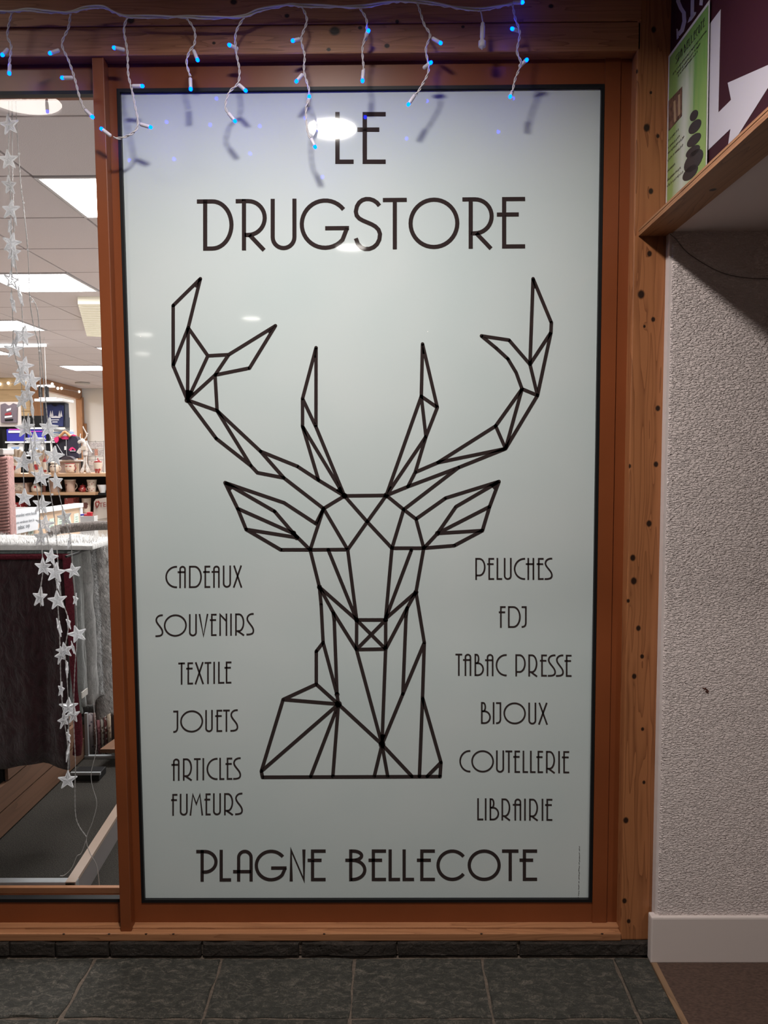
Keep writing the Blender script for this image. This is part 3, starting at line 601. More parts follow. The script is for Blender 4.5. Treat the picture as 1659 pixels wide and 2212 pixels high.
# poster title in the stroke alphabet
bm = B(); ttl = 'SPA BELLECOTE'; uu = .18; PT = lambda x, y: SP(x, y, .0076)
for ch in ttl:
    if ch == ' ': uu += .035; continue
    for pts, cl in glyph(ch, 1, 1.6, .18, False):
        ribbon(bm, [bil(uu+p[0]*.047, .118-p[1]*.033) for p in pts], 1.0, PT, closed=cl)
    uu += .057
obj('title_lettering', bm, MATS['print_black'], poster)['label'] = 'black title reading SPA BELLECOTE'
bm = B()
for v, u0_, u1_ in ((.165,.12,.95),(.195,.22,.8),(.22,.25,.72),(.57,.03,.3),(.62,.03,.3),(.655,.03,.42),(.70,.03,.4),(.77,.03,.2),(.83,.03,.36),(.87,.03,.42)):
    u = u0_
    while u < u1_:
        n = random.uniform(.01, .03); ribbon(bm, [bil(u, v+random.uniform(-.004, .004)), bil(u+n*.5, v-.012), bil(u+n, v+random.uniform(-.004, .004))], .8, PT); u += n+random.choice((.006, .02))
o = obj('small_print', bm, MATS['print_black'], poster); o['kind'] = 'stuff'

# ================================================================== CORRIDOR ROOM (outside the shop)
M_cc = plain('corridor_ceiling', (.50, .42, .38), .7, .3)
bm = B(); box(bm, (-7, -12, CEIL), (4.5, .12, CEIL+.1)); struct(obj('ceiling', bm, M_cc), 'corridor ceiling')
M_cw = plain('corridor_wall', (.60, .52, .48), .8, .3)
bm = B(); box(bm, (-7, -12.1, 0), (4.5, -12, CEIL)); struct(obj('wall_rear', bm, M_cw))
bm = B(); box(bm, (4.5, -12, 0), (4.6, .12, CEIL)); struct(obj('wall_east', bm, M_cw))
bm = B(); box(bm, (-7.1, -12, 0), (-7, .12, CEIL)); struct(obj('wall_west', bm, M_cw))
bm = B(); box(bm, (-7, 0, 0), (xl0, .12, CEIL)); struct(obj('wall_front', bm, M_cw))
# round downlights: all but the last where their mirror images show in the glass
M_dl = emis('downlight_glow', (1.0, .95, .88), LAMP)
M_near = M_side = M_dl
def mirror(px, py, zc=CEIL-.012, yg=FY):
    p = at_z(px, py, zc); return Vector((p.x, 2*yg-p.y, zc))
DL = [mirror(717, 275), mirror(758, 533), mirror(543, 687), mirror(312, 722), mirror(308, 763), mirror(48, 212)]
DL += [Vector((2.65, DL[0].y-2.1, CEIL-.012))]  # extra lamp without a mirror image, added to brighten the right wall
names = ['round recessed downlight nearest the stag window', 'round recessed downlight just behind the viewer', 'round recessed downlight in the third row of the corridor', 'round recessed downlight left in the fourth row of the corridor', 'round recessed downlight farthest down the corridor', 'larger round downlight before the clear shop window', 'unseen round downlight added over the passage to brighten the rough wall']
for p, nme in zip(DL, names):
    r = .145 if 'larger' in nme else .104
    t = thing('ceiling_downlight', nme, 'lamp', (p.x, p.y, p.z-.01), 'corridor downlights')
    bm = B(); lathe(bm, [(r, 0), (r+.022, 0), (r+.022, .02), (r, .022)], (p.x, p.y, p.z-.01), 28)
    for f in [f for f in bm.faces if len(f.verts) > 4]: bm.faces.remove(f)
    obj('trim_ring', bm, M_white, t)
    bm = B(); v = [bm.verts.new((p.x+r*cos(2*pi*k/32), p.y-r*sin(2*pi*k/32), p.z)) for k in range(32)]; bm.faces.new(v)
    obj('diffuser', bm, M_dl, t, keep=True)
    wt = NEAR_W if 'nearest' in nme else SIDE_W if 'passage' in nme else 0
    if wt:
        ld = bpy.data.lights.new('downlight_beam', 'AREA'); ld.shape = 'DISK'; ld.size = 2*r*.96; ld.energy = wt; ld.spread = math.radians(160); ld.color = (1.0, .95, .88)
        lo = bpy.data.objects.new('downlight_beam', ld); C.objects.link(lo); lo.parent = t; lo.location = (0, 0, .006)
# ================================================================== ICICLE LIGHTS (outside, over the film)
IY = -.105
IP = lambda p, dy=0: at_y(p[0], p[1], IY+dy)
M_cord = plain('white_cord', (.60, .56, .58), .5)
M_hold = plain('led_holder', (.62, .58, .68), .4)
M_led = emis('blue_led', (.0, .013, 1.0), LED)
def twisted(bm, pts, r, rad, turns_per_m=28, n=5):
    P = spline(pts, 10); L0 = [0]
    for a, b_ in zip(P, P[1:]): L0.append(L0[-1]+(b_-a).length)
    for ph in (0, pi):
        q = []
        for i, p in enumerate(P):
            t = (P[min(i+1, len(P)-1)]-P[max(i-1, 0)]).normalized(); u = t.cross(Vector((0, 1, 0))).normalized(); v = t.cross(u)
            a = L0[i]*turns_per_m*2*pi+ph; q.append(p+(u*cos(a)+v*sin(a))*rad)
        tube(bm, q, r, n)
ice = thing('icicle_light_string', 'white cable with twisted hanging drops and blue leds strung along the pine beam', 'string lights', IP((600, 20)))
main = [(-60,26),(0,25),(30,24),(60,21),(100,25),(150,26),(185,17),(222,15),(245,25),(275,35),(340,36),(400,36),(450,38),(525,35),(560,22),(620,10),(650,12),(700,13),(780,14),(840,4),(870,2),(910,4),(960,11),(1000,18),(1040,20),(1075,14),(1107,7)]
bm = B(); P = [IP(p) for p in main]; twisted(bm, P, .0026, .0028, 3.2)
tube(bm, [p+Vector((0, .004, .002*sin(i*1.7))) for i, p in enumerate(spline(P, 6))], .0024, 6)
obj('main_cable', bm, M_cord, ice, True)
drops = [
 ([(25,28),(16,75),(24,100),(20,140)], [((18,105),(5,119)), ((21,138),(20,159))]),
 ([(152,30),(148,60),(134,95),(148,130),(160,165),(172,210),(182,235)], [((129,108),(108,115)), ((158,168),(134,168)), ((184,237),(200,253))]),
 ([(275,38),(268,65),(275,110),(277,160),(284,190),(292,230),(298,265),(290,285),(262,298),(245,297)], [((270,108),(246,103)), ((285,186),(308,186)), ((302,268),(326,275)), ((240,294),(219,278))]),
 ([(402,38),(420,65),(420,95),(410,110),(403,135),(411,165)], [((418,108),(427,130)), ((411,168),(412,193))]),
 ([(527,38),(510,70),(510,110),(517,150),(514,180),(495,200),(487,230),(493,245)], [((508,101),(495,97)), ((515,182),(531,196)), ((493,244),(508,262))]),
 ([(651,12),(663,44),(651,84),(658,119),(657,155),(668,199),(661,239),(665,286),(671,298)], [((649,84),(632,88)), ((654,160),(640,176)), ((666,221),(668,208)), ((672,299),(681,318))]),
 ([(778,18),(792,44),(790,76),(783,107),(786,151)], [((791,77),(796,66)), ((785,151),(783,175))]),
 ([(902,6),(916,52),(929,76),(920,107),(926,151),(910,187),(898,205)], [((933,82),(952,93)), ((924,139),(931,135)), ((896,205),(882,226))]),
 ([(1107,8),(1113,40),(1123,72),(1117,111),(1125,137),(1113,171),(1107,199)], [((1107,6),(1129,5)), ((1116,63),(1106,62)), ((1125,139),(1138,129)), ((1107,197),(1102,209))])]
for path, leds in drops:
    bm = B(); twisted(bm, [IP(p) for p in path], .0017, .0021, 26); obj('drop_cable', bm, M_cord, ice, True)
    for a, t in leds:
        A = IP(a); T_ = IP(t, -.004); d = (T_-A); 
        if d.length < .022: A = T_-d.normalized()*.024+Vector((0, .008, 0)); d = T_-A
        d.normalize(); e = T_-d*.004
        bm = B(); tube(bm, [A, A+d*.002, A+d*.004, e-d*.002, e], [.003, .0048, .0052, .0052, .0044], 10); h = obj('led_holder', bm, M_hold, ice, True)
        bm = B(); tube(bm, [e-d*.001, e+d*.003, e+d*.007, e+d*.009], [.0044, .0052, .0042, .001], 10); obj('bulb', bm, M_led, h, True)
# blind plug at the end of the string
bm = B(); tube(bm, [IP((1036,18)), IP((1040,30)), IP((1043,49))], .0019, 6)
A = IP((1043,48)); Z_ = IP((1041,107)); d = Z_-A
tube(bm, [A, A+d*.04, A+d*.12, A+d*.14, A+d*.55, A+d*.57, A+d*.68, A+d*.7, A+d*.9, A+d*.92, Z_-d*.04, Z_], [.003, .0055, .0055, .0068, .0068, .0058, .0058, .0105, .0105, .008, .003, .002], 14)
obj('end_plug', bm, M_cord, ice, True)

# ================================================================== SHOP ROOM
HZ = CAM.z+1.235                 # shop ceiling
Yd = lambda D: D+CAM.y           # distance from the camera to y
G = lambda px, py, D: at_y(px, py, Yd(D))
M_shopc = plain('ceiling_tile', (.66, .60, .61), .8, .2, bump=.3, bscale=200)
M_grid = plain('ceiling_grid', (.16, .13, .13), .6)
M_panel = emis('panel_light', (1, .99, .97), SHOP)
yb = Yd(14.4); yp = Yd(12.3); XR = -4.25        # rear wall, corner of side opening
XW = XR
M_cream = plain('shop_white', (.80, .80, .80), .6, .3)
cs = struct(obj('ceiling_shop', (lambda b_: box(b_, (-11, .12, HZ+.02), (1.6, yb+.2, HZ+.06)))(B()), M_grid), 'suspended tile ceiling of the shop')
# grid: depth lines every .6 through x, cross lines every .6
gx = at_z(63, 543, HZ).x; gy = at_z(150, 380, HZ).y
lights = set()
def cell(i, j): return gx+.6*i, gy+.6*j
# panels seen in the photo, by cell
def cellof(px, py): p = at_z(px, py, HZ); return (math.floor((p.x-gx)/.6), math.floor((p.y-gy)/.6))
seenl = {}
for p, lb in (((170, 420), 'beside the mullion nearest the window'), ((100, 606), 'second from the window'), ((20, 702), 'third from the window at the left edge'), ((160, 797), 'farthest one, low over the pine opening'), ((213, 752), 'small sliver far back beside the mullion'), ((5, 763), 'fourth from the window at the left edge')):
    lights.add(cellof(*p)); seenl[cellof(*p)] = 'square bright light panel in the shop ceiling, '+lb
lights |= {(i+3, j) for i, j in list(lights)} | {(-5, 2), (-7, 6), (-9, 10), (-12, 14)}
lights |= {(2, 0), (2, 3), (1, 6)}  # unseen panels added to brighten the side of the grey blankets
lights |= {(math.floor((xx-gx)/.6), math.floor((yb-1.1-gy)/.6)) for xx in (-5.6, -6.9)}  # unseen panels added to whiten the room beyond the pine opening
tm = {}
tn = 0
for j in range(-4, 22):
    y0 = gy+.6*j
    if y0+.6 > yb or y0+.6 < .14: continue
    for i in range(-13, 6):
        x0 = gx+.6*i
        if (i, j) in lights: continue
        seen = x0 < .3-.30*(y0+2.35) + 1.2 and x0 > -.95*(y0+2.35)-.6
        ya = max(y0, .13)
        if not seen and not (y0 > yp and x0 > -8.5 and x0 < XR): continue
        tn += 1
        key = round(y0+.6-ya, 3)
        if key not in tm:
            bm = B(); box(bm, (.006, .006, 0), (.594, key-.006, .02), bev=.003); t = bpy.data.meshes.new('ceiling_tile'); bmesh.ops.recalc_face_normals(bm, faces=bm.faces[:]); bm.to_mesh(t); bm.free(); t.materials.append(M_shopc); tm[key] = t
        o = bpy.data.objects.new('ceiling_tile', tm[key]); C.objects.link(o); o.parent = cs; o.location = (x0, ya, HZ)
for n, (i, j) in enumerate(sorted(lights)):
    x0, y0 = gx+.6*i, gy+.6*j
    if y0 < .1 or y0+.6 > yb or x0 > 1: continue
    t = thing('ceiling_panel_light', seenl.get((i, j), 'unseen square shop ceiling panel assumed behind the film window or the walls'), 'lamp', (x0+.3, y0+.3, HZ-.004), 'square light panels of the shop ceiling')
    bm = B(); ring(bm, x0+.022, x0+.578, 0, .01, .016, 0, 1)
    bm.free(); bm = B()
    for a, b_ in (((x0+.005, y0+.005), (x0+.595, y0+.022)), ((x0+.005, y0+.578), (x0+.595, y0+.595)), ((x0+.005, y0+.022), (x0+.022, y0+.578)), ((x0+.578, y0+.022), (x0+.595, y0+.578))): box(bm, (*a, HZ-.006), (*b_, HZ+.02))
    obj('frame', bm, M_white, t)
    bm = B(); v = [bm.verts.new(q) for q in ((x0+.02, y0+.02, HZ+.002), (x0+.02, y0+.58, HZ+.002), (x0+.58, y0+.58, HZ+.002), (x0+.58, y0+.02, HZ+.002))]; bm.faces.new(v); obj('diffuser', bm, M_panel, t, keep=True)
# glowing ribbed slab added for a corridor lamp reflected in the glass
q = [at_z(a, b_, HZ-.05) for a, b_ in ((168, 655), (222, 655), (226, 726), (187, 724))]
t = thing('reflected_lamp', 'cream ribbed stand-in for a corridor lamp reflected in the glass beside the mullion', 'lamp', q[0]+Vector((0, 0, .05)))
bm = B(); prism(bm, q, (0, 0, .05)); obj('housing', bm, plain('cream_reflection', (.72, .68, .55), .4, emit=.35), t)
bm = B()
for k in range(16):
    f = k/15; a = q[0].lerp(q[3], f); c = q[1].lerp(q[2], f); d = (q[3]-q[0])*.018; prism(bm, [a, c, c+d, a+d], (0, 0, -.006))
ob = obj('diffuser_rib', bm, MATS['cream_reflection'], t); ob['kind'] = 'stuff'
# walls and floor of shop
XLm = -11
bm = B(); box(bm, (XLm, yb, 0), (1.6, yb+.1, HZ+.02)); struct(obj('wall_back', bm, M_cream), 'white rear wall of the shop')
bm = B(); box(bm, (1.5, .12, 0), (1.6, yb, HZ+.02)); struct(obj('wall_shop_right', bm, M_cream))
M_partw = plain('shop_partition', (.5, .48, .46), .6)
M_carpet = plain('dark_carpet', (.045, .041, .036), .95, .1, bump=1.5, bscale=240, var=.55)
bm = B(); box(bm, (XLm, .07, -.1), (1.6, yb, 0)); struct(obj('floor_shop', bm, M_carpet), 'dark carpet of the shop')
bm = B(); box(bm, (XLm-.1, .12, 0), (XLm, yb, HZ+.02)); struct(obj('wall_shop_left', bm, M_cream))
# pine wall facing the window, left part
yp = Yd(12.3); M_pw = pine('panel_pine', (.85, .62, .36), (.66, .46, .24), 0, (), lines=10)
M_orange = pine('trim_pine', (.42, .21, .10), (.25, .11, .05), 2, ())
xop = at_y(66, 850, yp).x
zt_ = at_y(30, 815, yp).z
pw = struct(obj('wall_pine', (lambda b_: box(b_, (XLm, yp+.01, 0), (xop, yp+.08, zt_)))(B()), M_pw), 'pale pine board wall deep in the shop')
zz = zt_; hh = .2
while zz > .9:
    bm = B(); box(bm, (XLm, yp-.008, zz-hh+.006), (xop, yp+.011, zz), bev=.004); obj('board', bm, M_pw, pw); zz -= hh; hh = .34
bm = B(); box(bm, (XLm, yp-.05, zt_), (xop, yp+.08, HZ)); struct(obj('trim_7', bm, M_cream), 'white band over the pine wall')
bm = B(); box(bm, (xop, yp-.03, 0), (xop+.16, yp+.12, HZ-.005), bev=.006); op = struct(obj('trim_8', bm, M_orange), 'pine framed opening in the shop side wall')
xh = at_y(165, 845, yb-.05).x
zh0 = at_y(165, 850, yb-.05).z
bm = B(); hexa(bm, [(xop+.08, yp, HZ-.16-.02), (xop+.16, yp, HZ-.16-.02), (xh+.09, yb-.02, HZ-.2), (xh, yb-.02, HZ-.2), (xop+.08, yp, HZ-.004), (xop+.16, yp, HZ-.004), (xh+.09, yb-.02, HZ-.004), (xh, yb-.02, HZ-.004)]); obj('lintel', bm, M_orange, op)
bm = B(); box(bm, (xh, yb-.1, 0), (at_y(178, 900, yb-.1).x, yb-.01, HZ-.16), bev=.006); obj('side_post', bm, M_orange, op)
xq = at_y(185, 930, yb-.08).x
bm = B(); box(bm, (xh+.1, yb-.06, 0), (xq, yb-.01, at_y(182, 915, yb-.05).z)); obj('low_post', bm, M_orange, op)
emis('fairy', (1, .96, .85), 2.5)
for lb, pts_ in (('string of tiny round fairy lights along the top of the pale pine wall', ((-12, 836, 12.26), (0, 833, 12.26), (18, 831, 12.26), (36, 827, 12.26), (52, 826, 12.26))), ('string of tiny round fairy lights along the pine lintel of the opening', ((100, 832, 12.2), (113, 833, 12.3), (125, 842, 12.9), (133, 842, 13.2), (171, 849, 14.2)))):
    t = thing('fairy_light_string', lb, 'string lights', G(*pts_[2]))
    bm = B(); tube(bm, [G(*p_)+Vector((0, .01, .02)) for p_ in pts_], .004, 5); obj('wire', bm, M_cord, t)
    for p_ in pts_[1:]: bm = B(); lathe(bm, [(.006, 0), (.018, .01), (.022, .03), (.016, .042), (.004, .048)], G(*p_), 10); obj('bulb', bm, MATS['fairy'], t, True)
p = G(178, 830, 9.6)
bm = B(); lathe(bm, [(.11, 0), (.12, .01), (.12, .025), (.06, .03)], (at_z(178, 826, HZ).x, at_z(178, 826, HZ).y, HZ-.03), 18); tag(obj('smoke_detector', bm, M_partw), 'small grey round fitting on the far shop ceiling', 'fitting')
# ------------------------------------------------------------------ unseen pale floor added to bounce light up to the shop ceiling
bm = B(); box(bm, (XLm, 2.3, -.02), (1.5, yb, .006)); struct(obj('floor_bounce', bm, plain('bounce_floor', (.5, .45, .4), .5)), 'unseen pale floor added at the back of the shop to bounce light')
def lay(name, bm, mats, label, cat, group=None, smooth=False): return tag(settle(obj(name, bm, mats, None, smooth)), label, cat, group)
# ------------------------------------------------------------------ low podium with carpet and metal edge
PZ = .10
c0 = at_z(163, 1906, PZ); c1 = at_z(250, 1768, PZ); px0 = c0.x; yF = c0.y; yBk = 1.5
dxx = (c1.x-c0.x)/(c1.y-c0.y)
pod = thing('display_podium', 'low podium with dark carpet top and pale metal edging just inside the window', 'podium', (-1.0, 1, 0))
def pe(y, off=0): return px0+dxx*(y-yF)+off
M_edgel = plain('pale_metal', (.42, .44, .46), .35, .5, .3); M_edged = plain('beige_edge', (.40, .30, .24), .35); M_side = plain('grey_side', (.22, .20, .20), .6)
bm = B(); prism(bm, [(-2.6, yF+.03, PZ-.004), (pe(yF+.03, -.03), yF+.03, PZ-.004), (pe(yBk, -.03), yBk, PZ-.004), (-2.6, yBk, PZ-.004)], (0, 0, -PZ+.006)); obj('carpet_top', bm, M_carpet, pod)
bm = B(); box(bm, (-2.6, yF, .0), (px0, yF+.03, PZ), bev=.003); obj('front_edging', bm, M_edgel, pod)
bm = B(); prism(bm, [(pe(yF, -.035), yF, PZ+.001), (pe(yF), yF, PZ+.001), (pe(yBk), yBk, PZ+.001), (pe(yBk, -.035), yBk, PZ+.001)], (0, 0, -.012)); obj('side_edging', bm, M_edged, pod)
bm = B(); prism(bm, [(pe(yF, -.03), yF, PZ-.012), (pe(yF, -.001), yF, PZ-.012), (pe(yBk, -.001), yBk, PZ-.012), (pe(yBk, -.03), yBk, PZ-.012)], (0, 0, -PZ+.013)); obj('side_face', bm, M_side, pod)
# ------------------------------------------------------------------ wooden cabinet with boards running back
k0 = at_z(0, 1813, PZ); k1 = at_z(184, 1636, PZ); cdx = (k1.x-k0.x)/(k1.y-k0.y)
def kx(y, o=0): return k0.x+cdx*(y-k0.y)+o
ye = k1.y; ys0 = .40
M_oak = pine('cabinet_board', (.19, .10, .062), (.13, .07, .042), 1, (), lines=8)
cab = thing('board_cabinet', 'low brown board cabinet running back beneath the dark red blanket', 'cabinet', (kx(1)-.3, 1, PZ))
bh = at_x(0, 1757, k0.x).z-PZ
for k in range(3):
    bm = B(); z0, z1 = PZ+bh*k+.003, PZ+bh*(k+1)-.003; e2 = ye if k == 0 else ye-.02-.25*(k-1)
    s0_ = ys0 if k < 2 else .57
    prism(bm, [(kx(s0_, 0), s0_, z0), (kx(e2, 0), e2, z0), (kx(e2, -.02), e2, z0), (kx(s0_, -.02), s0_, z0)], (0, 0, z1-z0)); obj('board', bm, M_oak, cab)
bm = B(); prism(bm, [(kx(.57, -.012), .57, PZ), (kx(ye-.3, -.012), ye-.3, PZ), (kx(ye-.3, -.5), ye-.3, PZ), (kx(.57, -.5), .57, PZ)], (0, 0, bh*3-.01)); prism(bm, [(kx(ys0, -.012), ys0, PZ), (kx(.569, -.012), .569, PZ), (kx(.569, -.5), .569, PZ), (kx(ys0, -.5), ys0, PZ)], (0, 0, bh*2-.01)); obj('carcass', bm, M_black, cab)
# ------------------------------------------------------------------ display table under the blankets
Dt = 2.86; yT = Yd(Dt)                      # front face of the hanging blankets
xT = G(150, 1400, Dt).x; zTt = G(60, 1203, Dt).z
yT2 = at_x(241, 1172, xT).y
tb = thing('display_table', 'display table hidden under the fur blankets', 'table', (xT-.6, yT+.5, PZ))
bm = B(); box(bm, (xT-1.3, yT+.04, zTt-.07), (xT-.05, .78, zTt-.035)); obj('tabletop', bm, M_oak, tb)
bm = B(); box(bm, (xT-1.1, .60, PZ+bh*3+.002), (kx(.7, -.04), .76, zTt-.07)); obj('pedestal', bm, M_black, tb)
def cloth_face(fn, nu, nv, th, side):
    """sheet: fn(u,v) -> point; th thickness along vector side"""
    vs = []; fs = []; sd = Vector(side)
    for k in (0, 1):
        for j in range(nv+1):
            for i in range(nu+1): vs.append(fn(i/nu, j/nv)+sd*(th*k))
    n = (nu+1)*(nv+1)
    for j in range(nv):
        for i in range(nu): a = j*(nu+1)+i; fs.append((a, a+1, a+nu+2, a+nu+1)); fs.append((n+a, n+a+nu+1, n+a+nu+2, n+a+1))
    for i in range(nu): fs.append((i+1, i, n+i, n+i+1)); a = nv*(nu+1)+i; fs.append((a, a+1, n+a+1, n+a))
    for j in range(nv): a = j*(nu+1); fs.append((a, a+nu+1, n+a+nu+1, n+a)); a += nu; fs.append((a+nu+1, a, n+a, n+a+nu+1))
    return vs, fs
def fur(name, col, n=.5, sc=55, tuft=0.0):
    mt, nt, b, N, L = nm(name); setp(b, col, .9, .15); b.inputs['Sheen Weight'].default_value = .4; b.inputs['Sheen Roughness'].default_value = .5
    tc = N('ShaderNodeTexCoord'); mp = N('ShaderNodeMapping'); mp.inputs['Scale'].default_value = (1, 1, .55); L(tc.outputs['Object'], mp.inputs[0])
    a = N('ShaderNodeTexNoise'); a.inputs['Scale'].default_value = sc; a.inputs['Detail'].default_value = 7; a.inputs['Roughness'].default_value = .7; a.inputs['Distortion'].default_value = 1.5; L(mp.outputs[0], a.inputs['Vector'])
    cr = N('ShaderNodeValToRGB'); e = cr.color_ramp.elements; e[0].position = .35; e[1].position = .65; e[0].color = (*[c*(1-n) for c in col], 1); e[1].color = (*[min(1, c*(1+n*.5)) for c in col], 1)
    L(a.outputs['Fac'], cr.inputs[0]); L(cr.outputs[0], b.inputs['Base Color'])
    bp = N('ShaderNodeBump'); bp.inputs['Strength'].default_value = 1; bp.inputs['Distance'].default_value = .008; L(a.outputs['Fac'], bp.inputs['Height']); L(bp.outputs[0], b.inputs['Normal'])
    return mt
def tufts(bm, fn, n, ln, r, nrmv, down=.6):
    """short tapering hairs rooted on the sheet fn(u,v)"""
    for _ in range(n):
        u, v = random.random(), random.random(); p = fn(u, v); d = Vector(nrmv)+Vector((random.uniform(-.6, .6), random.uniform(-.6, .6), -down+random.uniform(-.5, .3))); d.normalize()
        s = Vector((random.uniform(-1, 1), random.uniform(-1, 1), random.uniform(-1, 1))).cross(d).normalized()*r; l = ln*random.uniform(.5, 1.2)
        a = bm.verts.new(p-s); b_ = bm.verts.new(p+s); c = bm.verts.new(p+d*l); bm.faces.new((a, b_, c))
# dark red blanket over the front
M_red = fur('wine_fur', (.032, .007, .011), .5, 30)
zbot = G(100, 1658, Dt).z
def redf(u, v):
    x = xT-1.2+1.2*u-.004*sin(v*9); zt = zTt+.0
    zb_ = zbot+.012*sin(u*23)+.01*sin(u*9)
    z = zt+(zb_-zt)*v; w_ = .012*sin(u*34+1)*v+.006*sin(u*70)*v; return Vector((x-.015*v*(u > .9), yT+w_-(.012 if v > .01 else 0), z))
bk_ = thing('red_blanket', 'dark wine-red plush blanket hanging down the front of the display table', 'blanket', (xT-.6, yT, zbot))
sh = obj('front_drop', cloth_face(redf, 60, 14, .02, (0, 1, 0)), M_red, bk_, True)
bm = B(); box(bm, (xT-1.2, yT-.012, zTt-.01), (xT+.002, yT+.1, zTt+.012), bev=.009); obj('folded_edge', bm, plain('red_plush', (.13, .018, .03), .9, .2, bump=1, bscale=150, var=.3), bk_, True)
bm = B(); tube(bm, [Vector((xT+.004, yT-.002, zTt+.012)), Vector((xT+.012, yT+.002, zTt-.3)), Vector((xT+.02, yT+.004, zTt-.7)), Vector((xT+.012, yT+.004, zbot+.05))], .017, 8); obj('side_hem', bm, MATS['red_plush'], bk_, True)
# grey-green folded blanket and the white fur on the table
def slab(z0, z1, y0, y1, x0, x1, seed, amp=.008, nu=46, nv=20):
    def top(u, v):
        x = x0+(x1-x0)*u; y = y0+(y1-y0)*v; e = min(u, 1-u, v, 1-v); rd = (z1-z0)*.5*max(0, 1-e*14)**2
        return Vector((x, y, z1-rd+amp*noise.noise(Vector((x*9, y*9, seed)))*(1 if e > 0 else 0)))
    vs, fs = [], []
    for j in range(nv+1):
        for i in range(nu+1): vs.append(top(i/nu, j/nv))
    n = len(vs)
    for j in range(nv):
        for i in range(nu): a = j*(nu+1)+i; fs.append((a, a+1, a+nu+2, a+nu+1))
    rim = [i for i in range(nu+1)]+[j*(nu+1)+nu for j in range(1, nv+1)]+[nv*(nu+1)+i for i in range(nu-1, -1, -1)]+[j*(nu+1) for j in range(nv-1, 0, -1)]
    for r_ in rim: vs.append(Vector((vs[r_].x, vs[r_].y, z0)))
    for k in range(len(rim)): k2 = (k+1) % len(rim); fs.append((rim[k2], rim[k], n+k, n+k2))
    return vs, fs
tag(settle(obj('grey_green_blanket', slab(zTt+.013, G(60, 1189, Dt).z, yT-.005, .78, xT-1.2, xT+.01, 2), fur('grey_green', (.13, .16, .155), .5, 60), None, True)), 'grey-green folded blanket lying between the wine-red and the white fur one', 'blanket')
zW = G(60, 1189, Dt).z; zW2 = zW+.03; yWb = min(at_z(100, 1149, zW2+.012).y, yT+1.0)
tag(settle(obj('white_fur_blanket', slab(zW+.001, zW2, yT+.0, yWb, xT-1.2, xT+.10, 5, .014, 60, 26), fur('white_fur', (.90, .89, .88), .05, 40), None, True)), 'white fluffy blanket spread on top of the display table', 'blanket')
yK = yWb-.06
bm = B()
tube(bm, spline([at_y(108, 1152, yK), at_y(122, 1145, yK+.1), at_y(150, 1141, yK+.12), at_y(200, 1136, yK+.15), at_y(260, 1134, yK+.2)], 6), [.012]*3+[.02]*22, 12)
lay('knitted_blanket', bm, fur('brown_knit', (.30, .25, .23), .7, 90), 'rolled grey-brown knitted blanket behind the white fur', 'blanket', None, True)
# grey blankets draped down the side, in vertical folds
M_g = [fur('grey_plush%d' % i, c, n, s) for i, (c, n, s) in enumerate((((.26, .29, .28), .2, 30), ((.33, .345, .345), .2, 30), ((.31, .32, .315), .25, 35), ((.44, .44, .44), .3, 40), ((.55, .55, .56), .45, 45), ((.60, .57, .56), .5, 50)))]
ge = [yT+.02]; edges = [152, 160, 171, 181, 200, 214, 246]
ge = [at_x(p, 1400, xT+.02).y for p in edges]; ge[0] = max(ge[0], yT+.035)
gbot = [1552, 1530, 1500, 1520, 1512, 1545]
glabs = ['narrow sage-grey blanket hanging right behind the wine-red one', 'smooth mid-grey blanket hanging second in the row', 'smooth grey blanket with pale label hanging third in the row', 'light grey blanket hanging in the middle of the row', 'pale mottled fur blanket hanging next to the last one', 'shaggy pale fur blanket hanging nearest the mullion']
for i in range(6):
    y0, y1 = ge[i], ge[i+1]-.002; zb_ = at_x((edges[i]+edges[i+1])/2, gbot[i], xT+.03).z; zt = at_x(edges[i]+2, 1198-i*4.5, xT+.03).z
    rr = (y1-y0)/2
    def gf(u, v, y0=y0, y1=y1, zt=zt, zb_=zb_, i=i):
        a = pi*u; sway = .012*v*sin(i*2.1)+.01*sin(v*5+i); bulge = (.026+.012*(i % 2))*sin(a)
        return Vector((xT+.012+bulge*(1-.4*(1-v)**4)+.006*noise.noise(Vector((u*3, v*7, i*5))), (y0+y1)/2-(y1-y0)/2*cos(a)*1.0+sway*.4, zt+(zb_-zt)*v+.008*sin(u*9+i)*v))
    t = thing('grey_blanket', glabs[i], 'blanket', (xT, (y0+y1)/2, zb_), 'grey blankets hanging down the side of the table')
    obj('drop', cloth_face(gf, 14, 30, .012, (-1, 0, 0)), M_g[i], t, True)
    bm = B(); tube(bm, [gf(u, 0)+Vector((-.004, 0, .0)) for u in (0, .2, .4, .6, .8, 1)], .006, 6); obj('bound_edge', bm, M_g[i], t, True)
    if i >= 4:
        bm = B(); tufts(bm, gf, 1500 if i == 4 else 3200, .016 if i == 4 else .03, .0011, (.8, -.5, 0), .7)
        o = obj('pile', bm, M_g[i], t); o['kind'] = 'stuff'
bm = B(); 
def wf(u, v): return Vector((xT-1.2+1.3*u, yT+(yWb-yT)*v, zW2-.004))
tufts(bm, wf, 3500, .02, .0012, (0, -.2, .9), -.2); 
o = obj('fur_pile', bm, plain('fur_white', (.88, .87, .86), .9), bpy.data.objects['white_fur_blanket']); o['kind'] = 'stuff'
bm = B(); tube(bm, spline([at_x(150, 1200, xT+.05)+Vector((0, -.03, .0)), at_x(165, 1196, xT+.055), at_x(182, 1189, xT+.055), at_x(205, 1184, xT+.05), at_x(218, 1180, xT+.05)], 5), .0045, 6)
lay('black_piping', bm, M_black, 'black cord lying along the top edge of the grey blankets', 'cord')
